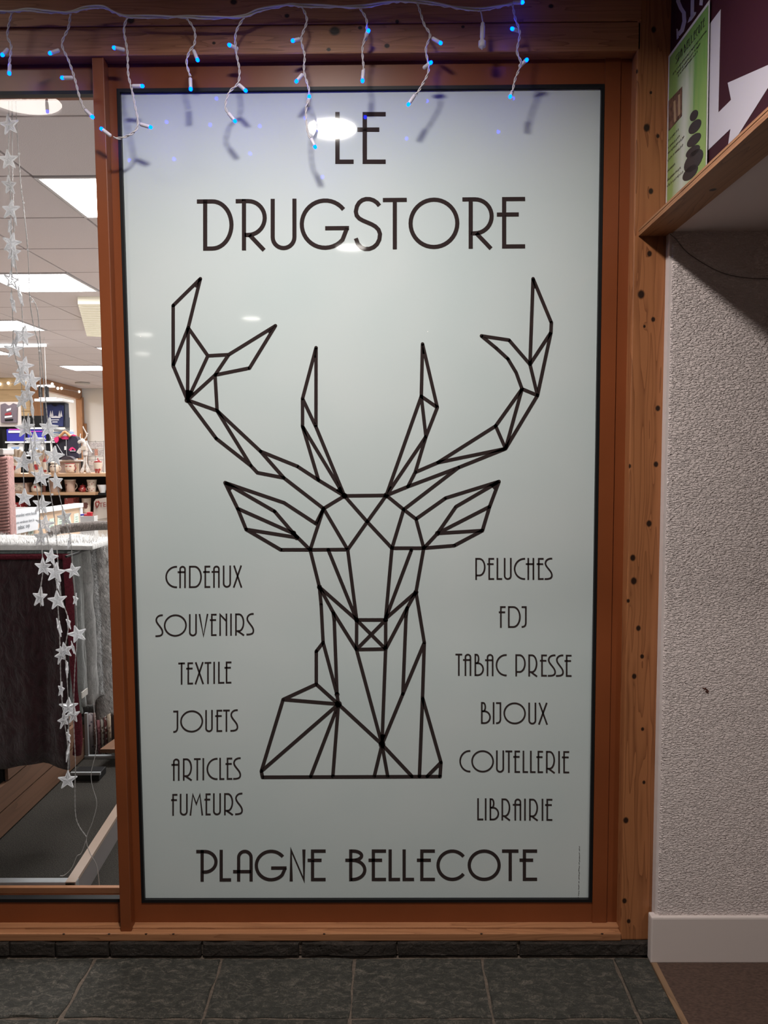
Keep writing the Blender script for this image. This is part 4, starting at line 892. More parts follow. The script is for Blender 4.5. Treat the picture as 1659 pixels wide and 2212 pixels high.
# pale label on third blanket, dark folded textiles behind
p = at_x(182, 1498, xT+.075); bm = B(); box(bm, (p.x-.002, p.y-.025, p.z-.012), (p.x+.002, p.y+.03, p.z+.012), bev=.001); lay('cloth_label', bm, plain('pale_label', (.62, .60, .56), .7), 'pale cloth label sewn low on the grey blankets', 'label')
Dk = 3.75
for n, (y0, y1) in enumerate(((1524, 1546), (1548, 1566))):
    a = G(160, y1, Dk); c = G(215, y0, Dk); bm = B(); box(bm, (a.x, a.y, a.z), (c.x, c.y+.2, c.z), bev=.008)
    lay('folded_textile', bm, plain('dark_textile', (.06, .058, .055), .9, .2, bump=1, bscale=120, var=.3), ['upper', 'lower'][n]+' dark grey folded textile under the grey blankets', 'textile', None, True)
a = G(160, 1566, Dk); c = G(215, 1578, Dk); bm = B(); box(bm, (a.x-.3, a.y, PZ+.002), (kx(a.y, 0)+.0, a.y+.3, a.z-.001)); lay('small_stand', bm, M_oak, 'brown wooden stand under the dark folded textiles', 'stand')
# ------------------------------------------------------------------ rack of bright cards low behind, rail and foot
Dr = at_z(215, 1640, PZ).y-CAM.y+.02
t = thing('card_rack', 'low rack of patterned paper rolls beside the mullion', 'rack', G(215, 1638, Dr))
a = G(184, 1638, Dr); c = G(262, 1631, Dr); bm = B(); box(bm, (a.x, a.y-.01, a.z), (c.x, a.y+.01, c.z), bev=.002); obj('rail', bm, M_edgel, t)
a = G(186.5, 1638, Dr); c = G(189, 1540, Dr); bm = B(); box(bm, (a.x, a.y-.008, a.z), (c.x, a.y+.008, c.z)); obj('upright', bm, M_edgel, t)
a = G(184, 1640, Dr); c = G(262, 1540, Dr); bm = B(); box(bm, (a.x, a.y+.12, PZ), (c.x, a.y+.14, c.z)); obj('back', bm, plain('rack_back', (.05, .03, .03), .8), t)
def speck(name, base, dot, sc=70):
    if name in MATS: return MATS[name]
    mt, nt, b, N, L = nm(name); setp(b, base, .5); tc = N('ShaderNodeTexCoord'); v = N('ShaderNodeTexVoronoi'); v.inputs['Scale'].default_value = sc; L(tc.outputs['Object'], v.inputs['Vector'])
    c = N('ShaderNodeMath'); c.operation = 'LESS_THAN'; c.inputs[1].default_value = .36; L(v.outputs['Distance'], c.inputs[0]); m_ = N('ShaderNodeMix'); m_.data_type = 'RGBA'
    m_.inputs[6].default_value = (*base, 1); m_.inputs[7].default_value = (*dot, 1); L(c.outputs[0], m_.inputs[0]); L(m_.outputs[2], b.inputs['Base Color']); MATS[name] = mt; return mt
rolls = [(190, 204, 'grey paper roll with dark dots', (.16, .13, .13), (.03, .02, .03)), (205, 211, 'brown paper roll with pale flecks', (.12, .05, .04), (.4, .3, .27)), (212, 219, 'pink-red marbled paper roll', (.26, .10, .11), (.12, .02, .03)), (220, 226, 'pale paper roll with olive specks', (.34, .32, .28), (.08, .05, .03)), (227, 233, 'dark red paper roll with white rings', (.10, .02, .02), (.4, .36, .33)), (234, 242, 'beige paper roll', (.34, .27, .2), (.15, .1, .08))]
for n, (xa, xb, lb, c1_, c2_) in enumerate(rolls):
    a = G((xa+xb)/2, 1631, Dr+.05); r_ = (G(xb, 1600, Dr).x-G(xa, 1600, Dr).x)/2; bm = B(); zt = G(200, 1542-n*2, Dr+.05).z
    lathe(bm, [(r_, 0), (r_, zt-a.z), (r_*.7, zt-a.z), (r_*.7, zt-a.z-.03)], (a.x, a.y, a.z), 12); lay('paper_roll', bm, speck('roll%d' % n, c1_, c2_), lb+' standing in the low rack', 'paper roll', 'paper rolls in the low rack', True)
p = G(243, 1622, Dr-.1); bm = B(); hexa(bm, [(p.x-.06, p.y, p.z-.01), (p.x+.08, p.y, p.z-.01), (p.x+.08, p.y, p.z+.008), (p.x-.06, p.y, p.z+.008), (p.x-.02, p.y+.25, p.z-.01), (p.x+.08, p.y+.25, p.z-.01), (p.x+.08, p.y+.25, p.z+.008), (p.x-.02, p.y+.25, p.z+.008)])
lay('small_shelf', bm, M_oak, 'corner of an orange-brown wooden shelf beside the mullion', 'shelf')
za = at_z(160, 1674, PZ+.03)
t = thing('metal_foot', 'thin pale metal bar lying on the dark carpet beside the lowest star', 'bar', za); a = G(152, 1675, za.y-CAM.y); c = G(216, 1669, za.y-CAM.y); bm = B(); box(bm, (a.x, a.y, a.z), (c.x, a.y+.012, c.z), bev=.001); obj('bar', bm, M_edgel, t)
bm = B(); box(bm, (a.x, a.y+.012, PZ-.003), (c.x-.01, a.y+.1, a.z), bev=.002); obj('dark_base', bm, M_black, t)
# ------------------------------------------------------------------ bin with price tags
q0 = at_z(20, 1112, G(20, 1104, 3.75).z); zR = q0.z
e0 = at_z(-30, 1114, zR); e1 = at_z(172, 1087, zR); 
ax = (e1-e0); ax.z = 0; AL = ax.length; ax.normalize(); nx_ = Vector((ax.y, -ax.x, 0))
zBt = at_y(172, 1152, e1.y).z
t = thing('price_bin', 'cream panelled sales bin with a white rim behind the blankets', 'bin', e0+ax*AL*.5+Vector((0, 0, zBt-zR)))
M_tan = plain('tan_panel', (.68, .49, .34), .5)
def bp_(s, zv, d): return e0+ax*s+nx_*d+Vector((0, 0, zv-zR))
def bquad(bm, s0, s1, z0, z1, d0, d1, mi=0): hexa(bm, [bp_(s0, z0, d0), bp_(s1, z0, d0), bp_(s1, z1, d0), bp_(s0, z1, d0), bp_(s0, z0, d1), bp_(s1, z0, d1), bp_(s1, z1, d1), bp_(s0, z1, d1)], mi)
bm = B(); bquad(bm, 0, AL, zBt, zR-.02, -.006, .004); obj('panel', bm, M_tan, t)
bm = B(); bquad(bm, 0, AL+.012, zR-.022, zR, -.03, .016); obj('rim', bm, M_cream, t)
bm = B(); bquad(bm, AL-.016, AL+.01, zBt, zR-.022, -.02, .012); obj('corner_post', bm, M_cream, t)
bm = B(); bquad(bm, 0, AL, zBt, zBt+.01, -.4, -.006); bquad(bm, AL-.01, AL+.0, zBt, zR-.022, -.4, -.02); obj('tray', bm, M_cream, t)
def on_bin(px, py, d=.006):
    P0 = e0+nx_*d; r_ = ray(px, py); return CAM+r_*((P0-CAM).dot(nx_)/r_.dot(nx_))
M_tag = plain('mint_tag', (.66, .78, .68), .6)
for n, (qd, lb) in enumerate((([(-8,1138),(8,1139),(7,1164),(-8,1166)], 'at the far left end of the bin'), ([(61,1148),(73,1146),(72,1154),(61,1155)], 'peeping out beneath the handwritten note'), ([(107,1121),(117,1119),(117,1141),(106,1144)], 'next right of the handwritten note'), ([(125,1115),(137,1113),(136,1138),(124,1140)], 'in the middle of the bin'), ([(141,1113),(151,1112),(155,1133),(142,1135)], 'tilted, second from the corner post'), ([(160,1110),(170,1108),(171,1132),(160,1134)], 'beside the corner post'))):
    P = [on_bin(*p_) for p_ in qd]; tt = thing('price_tag', 'mint green price tag '+lb, 'price tag', P[3], 'mint price tags on the sales bin'); bm = B(); prism(bm, P, nx_*-.0015); obj('card', bm, M_tag, tt)
    bm = B()
    for f in (.3, .5, .7):
        a = P[0].lerp(P[3], f).lerp(P[1].lerp(P[2], f), .25)+nx_*.001; c = P[0].lerp(P[3], f).lerp(P[1].lerp(P[2], f), .75)+nx_*.001
        prism(bm, [a, c, c+Vector((0, 0, -.0022)), a+Vector((0, 0, -.0022))], nx_*-.0004)
    o = obj('print', bm, plain('tag_ink', (.15, .25, .2), .6), tt); o['kind'] = 'stuff'
# handwritten note
NQ = [(19,1102),(86,1094),(82,1144),(19,1157)]; P = [on_bin(a, b_, .022) for a, b_ in NQ]
t = thing('handwritten_note', 'white handwritten note pinned to the sales bin', 'note', P[3]); bm = B(); prism(bm, P, nx_*-.001); obj('sheet', bm, plain('note_paper', (.78, .80, .84), .7), t)
def textmesh(txt, org, dx_, up_, size, mat, parent, name='lettering', label=None):
    cu = bpy.data.curves.new('text', 'FONT'); cu.body = txt; cu.size = 1; cu.fill_mode = 'FRONT'; to = bpy.data.objects.new('text', cu); C.objects.link(to)
    me = bpy.data.meshes.new_from_object(to); bpy.data.objects.remove(to)
    off = wloc(parent)
    for v in me.vertices: v.co = org+dx_*(v.co.x*size)+up_*(v.co.y*size)-off
    me.name = name; me.materials.clear(); me.materials.append(mat); o = bpy.data.objects.new(name, me); C.objects.link(o); o.parent = parent
    o['label'] = label or 'lettering reading '+txt; return o
M_ink = plain('ink', (.05, .06, .08), .6)
for txt, a, c in (('Demandez votre boule', (29, 1118), (83, 1110)), ('\u00e0 une vendeuse dans le', (31, 1133), (82, 1124)), ('tabac svp', (39, 1144), (70, 1137))):
    A_ = on_bin(*a, .024); D_ = on_bin(*c, .024)-A_; textmesh(txt, A_, D_.normalized(), Vector((0, 0, 1)), D_.length/(len(txt)*.5), M_ink, t, label='ink handwriting reading '+txt)
# teddy sign, small box
Dy = 4.0
a = G(198, 1138, Dy); t = thing('sale_sign', 'cream sign board with a red heart and the word TEDDY', 'sign', a)
P = [Vector((G(198, 1138, Dy).x, Yd(Dy), zBt)), Vector((G(246, 1138, Dy).x, Yd(Dy), zBt)), G(246, 1072, Dy), G(207, 1078, Dy), G(203, 1084, Dy)]; bm = B(); prism(bm, P, (0, .02, 0)); obj('board', bm, plain('cream_card', (.72, .63, .55), .6), t)
textmesh('TEDDY', G(214, 1096, Dy-.003), (G(260, 1091, Dy)-G(214, 1096, Dy)).normalized(), Vector((0, 0, 1)), .034, plain('red_ink', (.35, .05, .04), .6), t)
bm = B(); hp = [(205,1087),(208,1082),(210,1085),(212,1081),(215,1085),(213,1092),(209,1098),(206,1093)]; prism(bm, [G(*p_, Dy-.004) for p_ in hp], (0, .003, 0)); obj('heart', bm, MATS['red_ink'], t)
bm = B(); prism(bm, [G(*p_, Dy-.0055) for p_ in [(208,1087),(209.5,1085.5),(211,1087.5),(212,1086),(212.5,1088),(209.5,1094)]], (0, .0015, 0)); obj('heart_centre', bm, MATS['cream_card'], t)
bm = B(); prism(bm, [G(*p_, Dy-.003) for p_ in [(198,1124),(240,1117),(240,1118.5),(198,1125.5)]], (0, .002, 0)); obj('printed_line', bm, plain('grey_line', (.4, .35, .3), .6), t)
a = G(174, 1136, 3.95); a.z = zBt; c = G(203, 1115, 3.95); t = thing('open_box', 'small white open box with red and blue packets before the sign board', 'box', (a+c)/2)
bm = B(); box(bm, (a.x, a.y, a.z), (c.x, a.y+.004, c.z)); box(bm, (a.x, a.y+.1, a.z), (c.x, a.y+.104, c.z)); box(bm, (a.x, a.y+.004, a.z), (a.x+.004, a.y+.1, c.z)); box(bm, (c.x-.004, a.y+.004, a.z), (c.x, a.y+.1, c.z)); box(bm, (a.x+.004, a.y+.004, a.z), (c.x-.004, a.y+.1, a.z+.004)); obj('carton', bm, M_cream, t)
for n, (xx, col, lb) in enumerate(((186, (.6, .02, .05), 'small red packet'), (180, (.05, .05, .4), 'small blue packet'), (194, (.65, .02, .04), 'taller red packet'))):
    p = G(xx, 1110 if n != 2 else 1106, 4.0); bm = B(); box(bm, (p.x-.012, p.y-.012, c.z-.04), (p.x+.012, p.y+.012, p.z), bev=.003); lay('packet', bm, plain('packet%d' % n, col, .4), lb+' standing in the white open box', 'packet', 'packets in the open box')
a = at_x(171, 1154, e1.x-.02); bm = B(); box(bm, (e1.x+.03, 1.15, zW2+.015), (e1.x+1.0, e1.y+.35, zBt-.02)) if zBt-.02 > zW2+.02 else None
bm.free()
# stand carrying bin, sign and boxes
bm = B(); z_ = min(zBt, G(198, 1138, Dy).z, G(174, 1136, 3.95).z)-.002
box(bm, (e0.x-.6, 1.53, z_-.03), (G(246, 1138, Dy).x+.1, 2.45, z_-.0)); lay('back_counter', bm, plain('counter_grey', (.35, .32, .30), .6), 'plain counter behind the display table carrying bin and sign board', 'counter')
# ------------------------------------------------------------------ pink ribbed knit at left edge
Dp = 3.35
def pk(u, v):
    p = G(-30+u*(46+v*6), 985+v*180, Dp); return p+Vector((0, -.012*sin(u*pi), .0))
vs, fs = [], []
t = thing('pink_cushion', 'pink ribbed knitwear hanging at the left edge of the shop window', 'knitwear', G(0, 1165, Dp))
for n in range(26):
    v0 = n/26; bm = B(); P = [pk(u, v0+.5/26)+Vector((0, -.004, -.006*sin(u*3))) for u in (0, .25, .5, .75, 1)]; tube(bm, P, .0065, 6); obj('rib', bm, fur('pink_knit', (.70, .36, .33), .25, 60) if n == 0 else mtp, t, True)
    if n == 0: mtp = t.children[0].data.materials[0] if t.children else bpy.data.objects[-1].data.materials[0]
bm = B(); a = pk(0, 0); c = pk(1, 1); box(bm, (a.x, a.y+.0, c.z), (pk(1, 0).x, a.y+.06, a.z), bev=.01); obj('body', bm, mtp, t)
a = G(-30, 983, Dp); c = G(9, 969, Dp); bm = B(); box(bm, (a.x, a.y-.01, a.z), (c.x, a.y+.09, c.z), bev=.006); obj('collar', bm, plain('pale_collar', (.62, .58, .56), .7), t)
bm = B(); tube(bm, [G(-5, 969, Dp+.03), G(-5, 969, Dp+.03)+Vector((0, 0, HZ-G(-5, 969, Dp).z))], .002, 6); obj('hanging_wire', bm, M_cord, t)
for lx, ly in ((e0.x-.55, 1.58), (G(246, 1138, Dy).x+.05, 1.58), (e0.x-.55, 2.4), (G(246, 1138, Dy).x+.05, 2.4)):
    cb = bpy.data.objects['back_counter']; bm = B(); box(bm, (lx-.02, ly-.02, 0.0), (lx+.02, ly+.02, z_-.03)); obj('leg', bm, M_black, cb)
# ------------------------------------------------------------------ shelves with crockery behind
Ds = 4.95
def Sz(py): return G(120, py, Ds).z
M_shelf = pine('shelf_pine', (.50, .30, .17), (.36, .19, .10), 0, (), lines=8)
sh_x0, sh_x1 = G(-40, 1000, Ds).x, G(300, 1000, Ds).x
unit = thing('shelf_unit', 'dark shelf unit with two pine shelves of red and cream crockery', 'shelf', ((sh_x0+sh_x1)/2, Yd(Ds)+.15, .006))
for zt, zb2, xe in ((1023, 1030, 300), (1064, 1070, 203)):
    bm = B(); box(bm, (sh_x0, Yd(Ds), Sz(zb2)), (G(xe, 1000, Ds).x, Yd(Ds)+.3, Sz(zt)), bev=.002); obj('shelf', bm, M_shelf, unit)
bm = B(); box(bm, (G(203, 1000, Ds).x+.001, Yd(Ds)+.05, Sz(1071)), (sh_x1, Yd(Ds)+.3, Sz(1066))); obj('dark_shelf', bm, M_black, unit)
M_dk = plain('dark_back', (.035, .025, .022), .8)
bm = B(); box(bm, (sh_x0, Yd(Ds)+.301, .006), (sh_x1, Yd(Ds)+.32, Sz(1030))); obj('back', bm, M_dk, unit)
bm = B(); box(bm, (sh_x0, Yd(Ds)+.0, Sz(1110)-.02), (sh_x1, Yd(Ds)+.3, Sz(1110)), bev=.002); obj('shelf', bm, M_shelf, unit)
for xx in (sh_x0-.02, sh_x1):
    bm = B(); box(bm, (xx, Yd(Ds), .006), (xx+.02, Yd(Ds)+.32, Sz(1020))); obj('side', bm, M_dk, unit)
M_ccream = plain('cream_glaze', (.68, .58, .48), .25, .5); M_red2 = plain('red_glaze', (.34, .03, .03), .3); M_beige = plain('beige_glaze', (.52, .36, .28), .3); M_brn = plain('brown_glaze', (.12, .04, .03), .4); M_wht = plain('white_glaze', (.75, .74, .74), .2)
def mug(pxl, pxr, py0, py1, mat, label, D=None, name='mug', taper=.8, handle=1, rim=None, body=None, cat='mug', dots=None, dotm=None, group='crockery on the pine shelves', lid=None):
    """turned vessel between photo columns pxl..pxr, foot at row py1, rim at py0"""
    D = D or Ds+.07
    a = G(pxl, py1, D); c = G(pxr, py0, D); cx = (a.x+c.x)/2; r_ = (c.x-a.x)/2; zb_ = a.z; h = c.z-a.z; y = a.y
    prof = body or [(taper, 0), (taper*1.03, .04), ((taper+1)/2, .5), (1, .97), (1, 1.0), (.9, 1.0), (.86, .9), (taper*.8, .15)]
    t = thing(name, label, cat, (cx, y, zb_), group)
    bm = B(); lathe(bm, [(p[0]*r_, p[1]*h) for p in prof], (cx, y, zb_), 20); obj('bowl' if cat == 'bowl' else 'body', bm, mat, t, True)
    if handle:
        bm = B(); P = [Vector((cx+handle*r_*(.86+.42*sin(k*pi/6)), y-.0, zb_+h*(.2+.6*(1-k/6)))) for k in range(7)]; tube(bm, P, r_*.09, 6); obj('handle', bm, rim or mat, t, True)
    if rim:
        bm = B(); lathe(bm, [(r_*1.0, h*.93), (r_*1.035, h*.95), (r_*1.035, h*1.01), (r_*.95, h*1.015)], (cx, y, zb_), 20); obj('rim', bm, rim, t, True)
    if dots:
        bm = B()
        for u, v, s_ in dots:
            x = cx+u*r_; w2 = r_*(taper+(1-taper)*v); dy_ = sqrt(max(0, w2*w2-(u*r_)**2)); q_ = Vector((x, y-dy_-.0006, zb_+v*h)); n_ = Vector((u*r_, -dy_, 0)).normalized(); tn_ = Vector((-n_.y, n_.x, 0))
            prism(bm, [q_+tn_*s_*h*cos(k*pi/3)+Vector((0, 0, s_*h*sin(k*pi/3))) for k in range(6)], n_*.0008)
        o = obj('painted_motif', bm, dotm or M_red2, t); o['kind'] = 'stuff'
    if lid:
        bm = B(); lathe(bm, [(r_*.9, h), (r_*.85, h*1.08), (r_*.4, h*1.2), (r_*.12, h*1.24), (r_*.16, h*1.36), (r_*.05, h*1.42)], (cx, y, zb_), 18); obj('lid', bm, lid, t, True)
    return t
heart = [(-.1, .62, .14), (.1, .62, .14), (0, .5, .16), (0, .36, .08)]
mug(25, 45, 1000, 1022.5, M_ccream, 'cream mug with a big dark red heart at the left end of the upper shelf', dots=heart, handle=-1, rim=M_ccream)
mug(62, 90, 996, 1022.5, M_ccream, 'wide cream jug with a large dark red heart on the upper shelf', dots=[(.45, .6, .16), (.65, .6, .14), (.55, .42, .15), (-.7, .5, .12)], handle=0, name='jug', cat='jug', taper=.9)
mug(93, 103, 996, 1022.5, M_ccream, 'slim cream pot with a dark red lid on the upper shelf', taper=1, handle=0, rim=M_red2, lid=M_red2, name='pot', cat='pot', dots=[(-.3, .2, .1), (.4, .2, .1)])
owl = [(-.45, .68, .075), (-.2, .7, .06), (.3, .7, .06), (.5, .68, .075), (.05, .55, .07), (-.3, .3, .05), (.3, .3, .05), (-.1, .2, .04), (.15, .2, .04)]
mug(108, 128, 1001, 1022.5, M_ccream, 'round owl teapot with a red handle on the upper shelf', dots=owl, dotm=M_brn, rim=None, handle=1, name='teapot', cat='teapot', body=[(.6, 0), (.8, .08), (1, .4), (.95, .7), (.6, .98), (.4, 1.0)], lid=M_ccream)
mug(141, 161, 1001, 1021, M_ccream, 'cream owl mug with a dark red inside on the upper shelf', dots=owl, dotm=M_red2, rim=M_red2, body=[(.65, 0), (.82, .1), (1, .5), (.93, .8), (1.02, 1), (.9, 1), (.8, .85), (.6, .15)])
p0_, p1_ = G(159, 1019, Ds+.1), G(166, 1001, Ds+.1); bm = B(); box(bm, (p0_.x+.003, p0_.y+.03, Sz(1023)+.0005), (p1_.x-.003, p0_.y+.04, p1_.z), bev=.001); lay('card', bm, M_ccream, 'small cream card standing behind the owl mug', 'card')
mug(203, 221, 999, 1023, M_ccream, 'lantern pot with dark red lid at the right end of the upper shelf', Ds+.05, handle=0, lid=M_red2, name='lantern_pot', cat='pot', taper=.6, dots=[(-.5, .35, .12), (0, .33, .12), (.5, .35, .12), (-.3, .15, .1), (.3, .15, .1)])
# grey tray and mirror frame behind the mugs
a = G(128, 1022.5, Ds+.2); c = G(176, 993, Ds+.2); t = thing('wooden_tray', 'grey-brown wooden tray with a pale rim standing behind the owl mug', 'tray', (a.x, a.y, Sz(1023)))
bm = B(); box(bm, (a.x, a.y, Sz(1023)+.001), (c.x, a.y+.02, c.z-.012)); obj('board', bm, plain('tray_grey', (.34, .27, .25), .6), t); bm = B(); box(bm, (a.x-.004, a.y-.012, c.z-.012), (c.x+.004, a.y+.022, c.z), bev=.002); obj('rim', bm, M_cream, t)
bm = B(); box(bm, (c.x-.001, a.y-.008, Sz(1023)+.001), (c.x+.003, a.y+.02, c.z-.012)); obj('side', bm, M_black, t)
# standing white figure
t = thing('reindeer_figure', 'tall slim whitewashed reindeer figure with a scarf standing on the upper shelf', 'figurine', (G(184, 1022, Ds+.02).x, Yd(Ds+.02), Sz(1023)))
M_fig = plain('whitewash', (.70, .64, .60), .6, bump=.6, bscale=90, var=.15)
F = lambda x, y, o=0: G(x, y, Ds+.05+o)
bm = B()
for P, R_ in (([(176,1022),(181,1008),(182,992),(181,978)], [.012, .006, .006, .010]), ([(190,1022),(187,1008),(186,992),(187,978)], [.012, .006, .006, .010]), ([(172,1022),(178,1012),(181,1004)], [.004, .005, .005]), ([(196,1022),(191,1012),(187,1002)], [.004, .005, .005])):
    tube(bm, spline([F(x, y) for x, y in P], 3), [R_[min(len(R_)-1, i//3)] for i in range(3*(len(P)-1)+1)], 7)
obj('leg', bm, M_fig, t, True)
bm = B(); tube(bm, spline([F(184,984), F(184,975), F(184,965), F(182,958), F(179,952), F(176,950)], 4), [.016]*5+[.02]*6+[.014]*5+[.012]*5, 9); obj('body', bm, M_fig, t, True)
bm = B(); tube(bm, spline([F(180,954,-.02), F(174,953,-.03), F(169,957,-.03)], 4), [.013]*4+[.010]*4+[.006], 8); obj('head', bm, M_fig, t, True)
bm = B(); tube(bm, spline([F(181,950), F(186,944), F(187,938), F(181,926), F(179,921)], 5), .0042, 6); obj('antler', bm, M_fig, t, True)
bm = B(); tube(bm, spline([F(176,950), F(173,944), F(174,937)], 5), .0038, 6); tube(bm, [F(186,938), F(190,936)], .0035, 6); obj('antler', bm, M_fig, t, True)
bm = B(); tube(bm, spline([F(187,952,-.01), F(190,962,-.01), F(196,974,-.01), F(199,978,-.01)], 5), [.004]*5+[.006]*6+[.005]*5, 6); obj('scarf', bm, plain('scarf_white', (.8, .78, .76), .8), t, True)
bm = B(); a = F(175,972,-.02); c = F(185,964,-.02); box(bm, (a.x, a.y-.004, a.z), (c.x, a.y+.004, c.z), bev=.001); obj('sign_plate', bm, M_ccream, t)
bm = B(); prism(bm, [F(x, y, -.025) for x, y in ((165,977),(169,970),(172,967),(175,972),(174,978),(171,981))], (0, .012, 0)); obj('mitten', bm, M_fig, t)
# wire spinner behind
t = thing('card_spinner', 'grey wire card rack filled with greeting cards beside the mullion', 'rack', (G(208, 1023, Ds+.25).x, Yd(Ds+.25), Sz(1023)))
M_wire = plain('wire_grey', (.30, .29, .30), .4, .5, .6)
W3 = lambda x, y, o=0: G(x, y, Ds+.24+o)
bm = B()
for x in (190, 206, 224): tube(bm, [W3(x, 1023), W3(x, 952)], .0018, 5)
for y in (954, 969, 986, 993, 1006, 1018): tube(bm, [W3(190, y), W3(224, y)], .0016, 5)
for y in (957, 960, 963, 975, 979, 983): tube(bm, [W3(190, y), W3(224, y)], .0009, 4)
o = obj('wire_frame', bm, M_wire, t)
for n, (x0, y0, x1, y1, col) in enumerate(((195,967,222,956,(.55,.52,.52)),(192,985,204,971,(.5,.47,.46)),(199,984,211,970,(.50,.26,.20)),(212,985,223,971,(.5,.49,.49)),(192,1004,204,995,(.58,.52,.5)),(206,1017,222,1001,(.5,.45,.45)),(191,1019,204,1007,(.45,.42,.42)))):
    bm = B(); a = W3(x0, y0, -.012); c = W3(x1, y1, -.012); box(bm, (a.x, a.y, a.z), (c.x, a.y+.003, c.z)); tag(obj('greeting_card', bm, plain('gcard%d' % n, col, .5, var=.35, bscale=120)), ['grey patterned greeting card in the top row of the wire rack','grey greeting card second row left of the wire rack','reddish greeting card in the middle of the wire rack','plain grey greeting card second row right of the wire rack','pale greeting card third row of the wire rack','wide grey card low in the wire rack behind the lantern pot','dark grey card lowest left in the wire rack'][n], 'card', 'greeting cards in the wire rack')
# lower shelf
a = G(25, 1063, Ds+.04); c = G(50, 1043, Ds+.04); t = thing('photo_block', 'wooden block with a small village scene at the left of the lower shelf', 'ornament', (a.x, a.y, Sz(1064)))
bm = B(); box(bm, (a.x, a.y, Sz(1064)+.0005), (c.x, a.y+.03, c.z), bev=.002); obj('block', bm, M_beige, t); bm = B(); box(bm, (a.x+.006, a.y-.002, Sz(1064)+.012), (c.x-.006, a.y, c.z-.008)); obj('scene', bm, plain('village', (.5, .42, .34), .5, var=.6, bscale=90), t)
for n, (x, h) in enumerate(((52, 1043), (55, 1044), (59, 1043))):
    bm = B(); a = G(x-1.3, 1064, Ds+.06); c = G(x+1.3, h, Ds+.06); box(bm, (a.x, a.y-.02, Sz(1064)+.0005), (c.x, a.y+.06, c.z), bev=.001); lay('thin_book', bm, [M_ccream, M_brn, M_beige][n], ['cream', 'dark brown', 'beige'][n]+' thin book standing beside the wooden block', 'book', 'thin books on the lower shelf')
mug(68, 88, 1042, 1063.5, M_ccream, 'cream santa shaped jar with a red heart on the lower shelf', handle=0, dots=[(.2, .55, .13), (.35, .5, .12), (-.2, .3, .08)], name='jar', cat='jar', body=[(.8, 0), (1, .2), (.95, .5), (.5, .85), (.35, 1)])
mug(92, 99, 1048, 1063.5, M_brn, 'small dark brown beaker on the lower shelf', handle=-1, rim=M_ccream)
mug(106, 133, 1034, 1063.5, M_beige, 'tall rosy brown mug behind the hanging star on the lower shelf', Ds+.1, taper=.85, handle=0, rim=M_ccream)
mug(141, 163, 1036, 1063.5, M_beige, 'large rosy beige mug with brown reindeer motif on the lower shelf', dots=[(-.6, .6, .08), (-.35, .6, .08), (-.5, .45, .07), (-.5, .3, .08), (-.48, .2, .06)], dotm=M_brn, rim=M_ccream)
mug(172, 186, 1050, 1063.5, M_red2, 'small red patterned sugar pot with red lid on the lower shelf', handle=-1, lid=M_red2, name='sugar_pot', cat='pot', dots=[(-.3, .5, .12), (.2, .6, .12), (0, .3, .1)], dotm=M_ccream, body=[(.6, 0), (.95, .3), (1, .55), (.7, .9), (.6, 1)])
dd = [(-.6, .5, .08), (-.1, .65, .07), (.3, .35, .08), (.6, .6, .07), (-.2, .25, .05)]
mug(189, 208, 1050, 1063.5, M_ccream, 'lower of the two stacked cream bowls with red dots', handle=-1, dots=dd, name='bowl', cat='bowl', taper=.75)
t2 = mug(188, 209, 1036, 1050.2, M_ccream, 'upper of the two stacked cream bowls with red dots', handle=0, dots=dd, name='bowl', cat='bowl', taper=.78)
mug(211, 232, 1047, 1065, M_wht, 'plain white bowl at the right end of the lower shelf', handle=0, name='bowl', cat='bowl', taper=.5)
a = G(22, 1099, Ds+.02); c = G(44, 1086, Ds+.02); bm = B(); box(bm, (a.x, a.y, Sz(1110)+.0005), (c.x, a.y+.1, c.z), bev=.002); lay('gift_box', bm, speck('snowbox', (.30, .02, .025), (.7, .6, .55), 45), 'dark red box with pale snowflakes under the lower shelf', 'box')
mug(178, 196, 1076, 1108, M_ccream, 'cream mug with a dark brown heart under the lower shelf', dots=[(.0, .6, .14), (.25, .6, .14), (.12, .45, .15)], dotm=M_brn, handle=0)
a = G(140, 1109, Ds+.05); c = G(158, 1076, Ds+.05); bm = B(); box(bm, (a.x, a.y, Sz(1110)+.0005), (c.x, a.y+.1, c.z), bev=.003); lay('striped_tin', bm, speck('redtin', (.5, .1, .09), (.6, .5, .45), 60), 'red and cream striped tin under the lower shelf', 'tin')
# ------------------------------------------------------------------ shirts and displays further back
Dv = 8.2
gw = thing('display_gondola', 'black display rack with white shelves carrying the boxed shirts', 'rack', (G(60, 1023, Dv).x, Yd(Dv)+.2, .006))
D3 = lambda x, y, o=0: G(x, y, Dv+o)
def slab3(nm_, x0, y0, x1, y1, mat, par, o=0, th=.02, bev=0):
    a = D3(x0, y1, o); c = D3(x1, y0, o); bm = B(); box(bm, (a.x, a.y, a.z), (c.x, a.y+th, c.z), bev=bev); return obj(nm_, bm, mat, par)
def thing3(nm_, lb, cat, x0, y0, x1, y1, o=0, group=None): return thing(nm_, lb, cat, D3((x0+x1)/2, y1, o), group)
slab3('back', -20, 898, 95, 1040, M_black, gw, .28, .02)
for x in (11, 56, 104): slab3('upright', x-1.5, 921, x+1.5, 1040, M_black, gw, .02)
for y in (953, 982): slab3('shelf', 11, y, 112, y+4, M_cream, gw, 0, .25)
slab3('shelf', 62, 923, 112, 927, M_cream, gw, 0, .25); slab3('shelf', -20, 922, 60, 923.5, M_black, gw, 0, .25)
bm = B(); a = D3(-20, 1040, .0); box(bm, (a.x, a.y, .006), (D3(112, 1000).x, a.y+.3, a.z)); obj('base', bm, M_black, gw)
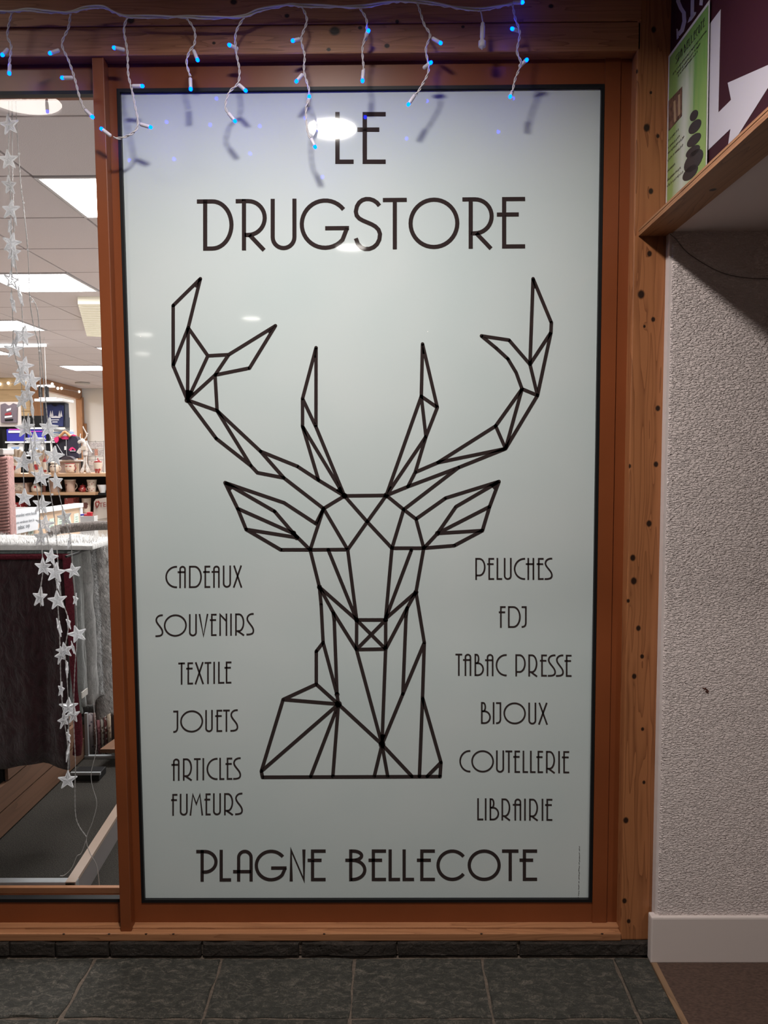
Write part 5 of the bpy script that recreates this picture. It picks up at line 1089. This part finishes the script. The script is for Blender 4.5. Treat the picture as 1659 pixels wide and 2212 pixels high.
M_navy = plain('navy', (.018, .026, .11), .6, var=.2, bscale=20); M_blue = plain('box_blue', (.035, .035, .33), .4); M_pinkp = plain('print_pink', (.75, .08, .55), .4)
for n, (x0, x1) in enumerate(((15, 54), (60, 98))):
    t = thing3('blue_box', ['left violet-blue boxed shirt with white printing on the black rack', 'right violet-blue boxed shirt with pink stripe on the black rack'][n], 'box', x0, 926, x1, 953, .01, 'violet-blue shirt boxes'); slab3('box_body', x0, 927, x1, 952.8, M_blue, t, .01, .1)
    slab3('pink_print', x0+4, 926.5 if n == 0 else 931, x1-6, 928.5 if n == 0 else 932.5, M_pinkp, t, .003, .008); slab3('white_print', x0+3, 930 if n == 0 else 945, x1-2 if n else x1-8, 935 if n == 0 else 947, M_cream, t, .003, .008)
for n, (x0, x1) in enumerate(((16, 52), (63, 98))):
    t = thing3('folded_shirt', ['left white folded shirt below the violet-blue boxes', 'right white folded shirt below the violet-blue boxes'][n], 'shirt', x0, 958, x1, 980, .03, 'white folded shirts'); a = None
    P = [(x0, 960), (x0+8, 957.5), (x0+13, 961), (x0+23, 961), (x0+28, 957.5), (x1, 960), (x1, 981.5), (x0, 981.5)]; bm = B(); prism(bm, [D3(x, y, .03) for x, y in P], (0, .05, 0)); obj('cloth', bm, M_cream, t)
    bm = B(); prism(bm, [D3(x, y, .028) for x, y in ((x0+8, 966), (x0+26, 965), (x0+24, 970), (x0+10, 970))], (0, .003, 0)); obj('print', bm, plain('pale_blue', (.3, .42, .65), .6), t)
def tee(par, x0, y0, x1, y1, mat, o):
    w_ = x1-x0; P = [(x0, y0+3), (x0+w_*.25, y0), (x0+w_*.38, y0+3.5), (x0+w_*.5, y0+5), (x0+w_*.62, y0+3.5), (x0+w_*.75, y0), (x1, y0+3), (x1-w_*.02, y1), (x0+w_*.02, y1)]
    bm = B(); prism(bm, [D3(x, y, o) for x, y in P], (0, .02, 0)); return obj('shirt', bm, mat, par)
t = thing3('framed_shirt', 'dark grey shirt on a cream board before the pale pine wall', 'shirt', -3, 866, 43, 921, -.02)
slab3('board', -6, 868, 43, 921.5, plain('board_cream', (.60, .53, .50), .6), t, .0, .02); tee(t, 1, 871, 37, 913, plain('shirt_grey', (.14, .11, .13), .8, var=.1, bscale=90), -.025)
M_pw2 = plain('print_white', (.65, .63, .66), .6); M_pr2 = plain('print_red', (.3, .03, .04), .6)
for (P, mm, nme) in (([(14,884),(24,881),(23,886),(14,889)], M_pw2, 'white_print'), ([(11,893),(24,890),(24,896),(10,897)], M_pr2, 'red_print'), ([(10,899),(26,897),(26,901),(10,903)], M_pw2, 'white_print'), ([(10,905.5),(28,904.5),(28,908.5),(11,909.5)], M_black, 'black_print')):
    bm = B(); prism(bm, [D3(x, y, -.03) for x, y in P], (0, .004, 0)); obj(nme, bm, mm, t)
t = thing3('boxed_shirt', 'navy shirt with white snowy trees print in a dark box', 'shirt', 98, 870, 140, 921, -.05)
slab3('box_body', 95, 870, 140, 922.5, plain('dark_box', (.025, .028, .045), .5), t, .0, .1); tee(t, 101, 873, 136, 921, M_navy, -.025)
bm = B()
for x in (109, 113, 128, 132): prism(bm, [D3(x-2.5, 900, -.03), D3(x+2.5, 900, -.03), D3(x, 887, -.03)], (0, .004, 0))
prism(bm, [D3(x, y, -.03) for x, y in ((108, 901), (120, 898), (132, 901), (128, 903), (112, 903))], (0, .004, 0)); o = obj('tree_print', bm, M_pw2, t); o['kind'] = 'stuff'
for y, xa, xb in ((907, 109, 127), (911.5, 113, 124)): slab3('lettering_line', xa, y-1, xb, y+1, M_pw2, t, -.03, .004)
a = D3(140, 936, 0); bm = B(); hexa(bm, [D3(140.5, 934, .0), D3(151, 930, .12), D3(151, 902, .12), D3(140.5, 899, 0), D3(140.5, 934, .1)+Vector((0, .02, 0)), D3(151, 930, .22), D3(151, 902, .22), D3(140.5, 899, .1)+Vector((0, .02, 0))]); lay('speaker_panel', bm, plain('grey_mesh', (.10, .10, .105), .6, var=.2, bscale=200), 'grey mesh panel beside the navy boxed shirt', 'panel')
bm = B(); lathe(bm, [(.0, 0), (.001, 0)], D3(0, 0), 4) if False else None
bm.free()
# flat hood lamp on two black rods
t = thing('hood_lamp', 'flat white hood on two black rods above the navy boxed shirt', 'lamp', D3(104, 866, -.2))
bm = B(); a = D3(74, 867, -.2); c = D3(134, 861, -.2); box(bm, (a.x, a.y, a.z), (c.x, a.y+.3, c.z), bev=.004); obj('hood', bm, M_wht, t); bm = B(); a = D3(84, 861, -.15); c = D3(122, 858, -.15); box(bm, (a.x, a.y, a.z), (c.x, a.y+.2, c.z), bev=.003); obj('cap', bm, plain('warm_grey', (.42, .38, .38), .6), t)
for x in (86, 100): bm = B(); a = D3(x-2.5, 858, -.1); c = D3(x+2.5, 834, -.1); box(bm, (a.x, a.y, a.z), (c.x, a.y+.03, c.z)); obj('rod', bm, M_black, t)
bm = B(); a = D3(80, 836, -.1); c = D3(110, 831, -.1); box(bm, (a.x, a.y, a.z), (c.x, a.y+.1, HZ-.002)) if c.z > HZ else box(bm, (a.x, a.y, a.z), (c.x, a.y+.1, c.z)); obj('bracket', bm, M_wht, t)
bm = B(); a = D3(95, 831, -.1); tube(bm, [a+Vector((0, .05, 0)), Vector((a.x, a.y+.05, HZ-.001))], .003, 6); obj('stem', bm, M_wht, t)
# folded white shirts right of boxes
t = thing3('shirt_pile', 'pile of white and pale blue shirts right of the blue boxes', 'shirts', 118, 928, 150, 950, .1)
for n in range(5): slab3('folded_shirt', 116-n, 928+n*4.5, 146+n*2, 931.8+n*4.5, [M_cream, MATS['pale_blue'], M_cream, M_wht, M_cream][n], t, .1, .15, .003)
slab3('stand', 116, 951, 150, 1040, M_black, t, .12, .1)
bm = B(); a = D3(116, 1040, .12); box(bm, (a.x, a.y, .006), (D3(150, 1040, .12).x, a.y+.1, a.z)); obj('foot', bm, M_black, t)
# gilet on a wooden hanger
Dg = 6.2; G3 = lambda x, y, o=0: G(x, y, Dg+o)
t = thing('gilet', 'black gilet with pink lining on a wooden hanger', 'garment', G3(142, 990))
M_blk = plain('black_cloth', (.014, .012, .022), .75, var=.25, bscale=40); M_pk = plain('pink_lining', (.70, .035, .17), .6)
bm = B(); prism(bm, [G3(x, y) for x, y in ((116,948),(122,943),(127,946),(150,946),(156,940),(166,944),(169,952),(170,990),(126,990),(122,965))], (0, .06, 0)); obj('body', bm, M_blk, t)
bm = B(); prism(bm, [G3(x, y, -.015) for x, y in ((146,952),(150,944),(156,941),(166,945),(169,952),(170,988),(160,989),(148,982),(145,966))], (0, .02, 0)); obj('front_panel', bm, plain('gilet_front', (.022, .017, .035), .7), t)
bm = B(); prism(bm, [G3(x, y, -.02) for x, y in ((116,947),(121,944),(127,942),(126,952),(122,957),(119,955))], (0, .012, 0)); prism(bm, [G3(x, y, -.01) for x, y in ((128,945),(134,942),(148,942),(158,938),(166,941),(161,942),(154,943),(149,949),(135,949))], (0, .01, 0)); obj('lining', bm, M_pk, t)
bm = B(); tube(bm, spline([G3(128,944,-.02), G3(134,938,-.02), G3(140,933,-.02), G3(146,937,-.02), G3(152,943,-.02)], 5), .011, 8); obj('hanger', bm, pine('hanger_wood', (.55, .27, .12), (.4, .18, .07), 0), t, True)
bm = B(); tube(bm, spline([G3(140,932,-.02), G3(141,927,-.02), G3(139,925,-.02)], 4), .003, 6); tube(bm, [G3(140, 926, -.02), G3(140, 926, -.02)*1], .003, 5) if False else None; obj('hook', bm, M_chrome, t)
bm = B(); prism(bm, [G3(x, y, -.022) for x, y in ((148.5,972),(152,967),(156,965.5),(160,968),(164,972),(162,974),(157,969),(153,974))], (0, .004, 0)); obj('logo', bm, M_pk, t)
bm = B(); prism(bm, [G3(x, y, -.022) for x, y in ((151,973.5),(163,973.5),(163,975),(151,975))], (0, .004, 0)); obj('logo_line', bm, M_pw2, t)
bm = B(); a = G3(139, 972, -.01); c = G3(144, 964, -.01); box(bm, (a.x, a.y, a.z), (c.x, a.y+.004, c.z)); obj('price_label', bm, M_wht, t)
bm = B(); tube(bm, [G3(123, 960, -.012), G3(130, 972, -.012), G3(136, 981, -.012)], .003, 5); tube(bm, [G3(143, 950, -.012), G3(144, 984, -.012)], .0025, 5); obj('zip', bm, plain('zip_grey', (.45, .45, .48), .4), t)
st = G3(142, 992); bm = B(); tube(bm, [Vector((st.x, st.y+.07, .006)), Vector((st.x, st.y+.07, G3(140, 930).z))], .012, 8); tube(bm, [Vector((st.x, st.y+.07, G3(140, 930).z)), G3(140, 928, -.015)], .004, 6); obj('stand', bm, M_chrome, t)
# purse with eyes and fan of cream paper
bm = B(); P = [G(x, y, Ds+.16) for x, y in ((131,992.5),(135,988),(143,985),(151,986),(158,991),(159,992.5))]; prism(bm, P, (0, .05, 0)); t = lay('felt_cap', bm, plain('felt_dark', (.06, .05, .065), .8), 'dark felt purse lying on the tray behind the owl mug', 'purse')
Df = Ds+.12
for k, (cx_, lb) in enumerate(((33, 'pleated cream paper fan at the left on the upper shelf'), (86, 'pleated cream paper fan behind the middle stars'))):
    t = thing('paper_fan', lb, 'ornament', G(cx_, 1022, Df), 'pleated paper fans'); n = 5
    for j in range(n):
        a0 = -.62+1.24*j/n; a1 = -.62+1.24*(j+1)/n; L0, L1 = 8, 46
        P = [(cx_+L0*sin(a0), 1018-L0*cos(a0)), (cx_+L0*sin(a1), 1018-L0*cos(a1)), (cx_+L1*.86*sin(a1), 1018-L1*cos(a1)), (cx_+L1*.9*sin((a0+a1)/2), 1015-L1*cos((a0+a1)/2)), (cx_+L1*.86*sin(a0), 1018-L1*cos(a0))]
        bm = B(); q_ = [G(x, y, Df-(.03 if i in (3,) else .0)) for i, (x, y) in enumerate(P)]; prism(bm, q_, (0, .004, 0)); obj('pleat', bm, plain('fan_cream', (.62, .52, .42), .7), t)
    bm = B(); a = G(cx_, 1018, Df); tube(bm, [Vector((a.x, a.y, Sz(1023)+.0005)), G(cx_, 1008, Df)], [.016, .008], 10); obj('foot', bm, M_red2, t)

# ================================================================== STAR GARLANDS behind the clear glass
mt = bpy.data.materials.new('star_plastic'); mt.use_nodes = True; nt = mt.node_tree; nt.nodes.clear(); N = nt.nodes.new; L = nt.links.new
o_ = N('ShaderNodeOutputMaterial'); g_ = N('ShaderNodeBsdfGlossy'); g_.inputs['Roughness'].default_value = .12; t_ = N('ShaderNodeBsdfTransparent'); d_ = N('ShaderNodeBsdfDiffuse'); tl = N('ShaderNodeBsdfTranslucent')
t_.inputs[0].default_value = (.93, .94, .95, 1); d_.inputs[0].default_value = (.9, .9, .92, 1); tl.inputs[0].default_value = (.9, .9, .92, 1)
m1 = N('ShaderNodeMixShader'); m1.inputs[0].default_value = .6; m2 = N('ShaderNodeMixShader'); m2.inputs[0].default_value = .22; m3 = N('ShaderNodeMixShader'); m3.inputs[0].default_value = .55
L(d_.outputs[0], m1.inputs[1]); L(tl.outputs[0], m1.inputs[2]); L(m1.outputs[0], m2.inputs[1]); L(g_.outputs[0], m2.inputs[2]); L(t_.outputs[0], m3.inputs[1]); L(m2.outputs[0], m3.inputs[2]); L(m3.outputs[0], o_.inputs[0]); M_star = mt
mt = bpy.data.materials.new('star_rim'); mt.use_nodes = True; nt = mt.node_tree; nt.nodes.clear(); N = nt.nodes.new; L = nt.links.new
o_ = N('ShaderNodeOutputMaterial'); d_ = N('ShaderNodeBsdfDiffuse'); tl = N('ShaderNodeBsdfTranslucent'); m1 = N('ShaderNodeMixShader'); m1.inputs[0].default_value = .6
d_.inputs[0].default_value = tl.inputs[0].default_value = (.97, .97, .98, 1); L(d_.outputs[0], m1.inputs[1]); L(tl.outputs[0], m1.inputs[2]); L(m1.outputs[0], o_.inputs[0]); M_srim = mt
def star_mesh(name, facet):
    R_, r_, th = 1.0, .40, .17
    bm = B(); out = []
    for k in range(10):
        a = pi/2+k*pi/5; q_ = R_ if k % 2 == 0 else r_; out.append((q_*cos(a), q_*sin(a)))
    if facet:
        for sgn in (-1, 1):
            c = bm.verts.new((0, sgn*th, 0)); vs = [bm.verts.new((x*.9, sgn*.03, z*.9)) for x, z in out]
            for k in range(10): bm.faces.new((c, vs[k], vs[(k+1) % 10]) if sgn < 0 else (c, vs[(k+1) % 10], vs[k]))
    else:
        P = [Vector((x*.95, 0, z*.95)) for x, z in out]+[Vector((out[0][0]*.95, 0, out[0][1]*.95))]
        for k in range(10): tube(bm, [P[k], P[k+1]], .07, 4)
        for k in range(0, 10, 2): tube(bm, [P[k], Vector((0, -th, 0))], [.05, .03], 4)
    me = bpy.data.meshes.new(name); bm.to_mesh(me); bm.free(); me.materials.append(M_star if facet else M_srim); return me
sm_f, sm_r = star_mesh('star_body', True), star_mesh('star_rim', False)
GY = .075
def gp(x, y, d=0): return at_y(x, y, GY+d)
strands = [
 ('first clear star garland from the left edge of the clear window', [(20,185),(19,240),(20,270),(18,345),(22,400),(23,453),(25,525),(25,590),(25,625),(28,700),(30,755),(45,815),(48,865),(54,925),(50,998),(53,1075)],
   [(20,270,0,22),(18,345,.1,21),(23,453,.2,22),(20,400,1.2,20),(22,490,1.3,20),(25,525,-.1,22),(28,560,1.25,20),(25,605,1.2,20),(28,655,1.3,22),(30,755,.3,20),(45,815,.2,22),(48,865,1.25,20),(54,925,-.2,21),(50,998,.1,22),(53,1075,0,20)]),
 ('thin clear wire with small beads and no stars down the clear window', [(34,185),(35,244),(40,330),(45,400),(50,440),(60,540),(64,640),(72,700),(82,740),(86,790),(88,870),(94,950),(101,1000),(108,1060),(115,1100),(122,1160),(124,1200),(132,1290)], []),
 ('longest clear star garland hanging down over the wine-red blanket', [(26,185),(27,380),(30,470),(32,560),(45,640),(50,725),(52,790),(67,823),(62,850),(70,885),(76,955),(75,985),(88,1030),(90,1090),(97,1132),(110,1205),(120,1237),(124,1297),(128,1355),(130,1415),(132,1490),(138,1550),(147,1620),(146,1685)],
   [(32,470,1.2,18),(28,545,1.0,19),(44,640,1.3,22),(50,725,.1,23),(36,735,1.1,20),(52,790,.3,20),(68,823,.2,23),(61,852,1.25,20),(70,885,1.2,21),(76,955,.1,23),(75,985,.3,21),(88,1030,.1,22),(90,1090,.1,21),(97,1132,.2,20),(110,1203,.3,19),(120,1237,0,22),(125,1262,.9,15),(124,1297,.05,21),(128,1355,1.25,21),(132,1415,1.3,20),(132,1490,.8,17),(138,1555,1.25,19),(147,1625,1.3,20),(146,1685,.3,20)]),
 ('clear star garland swinging furthest right beside the mullion', [(64,640),(78,660),(84,700),(90,780),(98,860),(105,925),(117,985),(122,1040),(140,1118),(152,1165),(158,1233),(163,1295),(167,1370),(162,1440),(159,1545),(163,1650),(162,1700),(165,1770),(187,1808)],
   [(105,925,.2,23),(117,985,.1,22),(122,1040,.4,19),(140,1118,1.2,20),(150,1170,1.3,18),(158,1233,.5,17),(163,1295,.8,14),(167,1370,.2,20),(158,1400,1.0,16),(159,1545,1.2,18)]),
 ('short clear star garland ending on the wine-red blanket', [(62,910),(72,1000),(84,1090),(86,1130),(88,1160),(93,1225),(88,1270),(88,1310)], [(62,910,1.0,17),(88,1160,1.2,20),(93,1225,.2,20),(86,1290,1.3,22)]),
 ('lower clear star garland behind the longest one', [(120,1250),(135,1300),(148,1345),(140,1405),(143,1440),(148,1527),(148,1590)], [(148,1345,.9,16),(140,1405,.5,18),(145,1445,1.25,19),(148,1527,.2,20),(148,1590,.9,15)]),
 ('thin pale wire looping down to the podium edge', [(200,1500),(203,1530),(208,1590),(207,1625),(197,1670),(200,1700),(209,1735),(200,1775),(187,1810),(193,1840),(209,1870),(215,1915)], []),
 ('thin wire straying over the carpet beside the podium edge', [(187,1812),(176,1842),(166,1850),(155,1875),(140,1890),(130,1892)], [])]
rnd = random.Random(3)
for n, (lb, path, st) in enumerate(strands):
    dd_ = .012*((n*3) % 4)-.01
    t = thing('star_garland' if st else 'bead_wire', lb, 'garland' if st else 'wire', gp(*path[-1], dd_)); 
    P = [gp(x, y, dd_) for x, y in path]
    bm = B()
    if n < 6: twisted(bm, P, .0009, .0012, 30, 4)
    else: tube(bm, spline(P, 8), .0011, 5)
    obj('wire', bm, plain('clear_wire', (.55, .53, .52), .35), t, True)
    for k, (x, y, yaw, R_) in enumerate(st):
        c = gp(x, y, dd_-.004*(k % 3)); sc = R_*1.06/FPX*(c-CAM).dot(fw)
        rot = Matrix.Rotation(yaw*(1 if k % 2 else -1), 3, 'Z') @ Matrix.Rotation(rnd.uniform(-.25, .25), 3, 'Y') @ Matrix.Rotation(rnd.uniform(-.2, .2), 3, 'X')
        so_ = bpy.data.objects.new('star', sm_f); C.objects.link(so_); so_.parent = t; so_.location = c-t.location; so_.rotation_euler = rot.to_euler(); so_.scale = (sc,)*3
        sr = bpy.data.objects.new('star_edge', sm_r); C.objects.link(sr); sr.parent = so_
    if n == 1:
        for x, y in ((41,332),(51,438),(60,540),(70,652),(86,758),(101,1000),(113,1068),(104,1040)):
            c = gp(x, y, dd_); bm = B(); lathe(bm, [(.001, -.003), (.003, -.002), (.0038, 0), (.003, .002), (.001, .003)], c, 8); obj('bead', bm, M_srim, t, True)

# glowing tube with hangers, added for a streak reflected in the glass
a = at_y(-40, 748, Yd(8.6)); c = at_y(99, 745, Yd(8.6)); t = thing('reflected_tube', 'slim glowing tube added under the shop ceiling for a streak reflected in the glass', 'lamp', (a+c)/2)
bm = B(); tube(bm, [a, c], .02, 10); obj('tube', bm, emis('reflection_glow', (.95, 1, 1), 4), t)
bm = B(); box(bm, (a.x, a.y-.03, a.z+.02), (c.x, a.y+.03, a.z+.045)); obj('housing', bm, M_white, t)
for f in (.2, .8): p = a.lerp(c, f); bm = B(); tube(bm, [p+Vector((0, 0, .04)), Vector((p.x, p.y, HZ+.0))], .003, 5); obj('suspension', bm, M_cord, t)
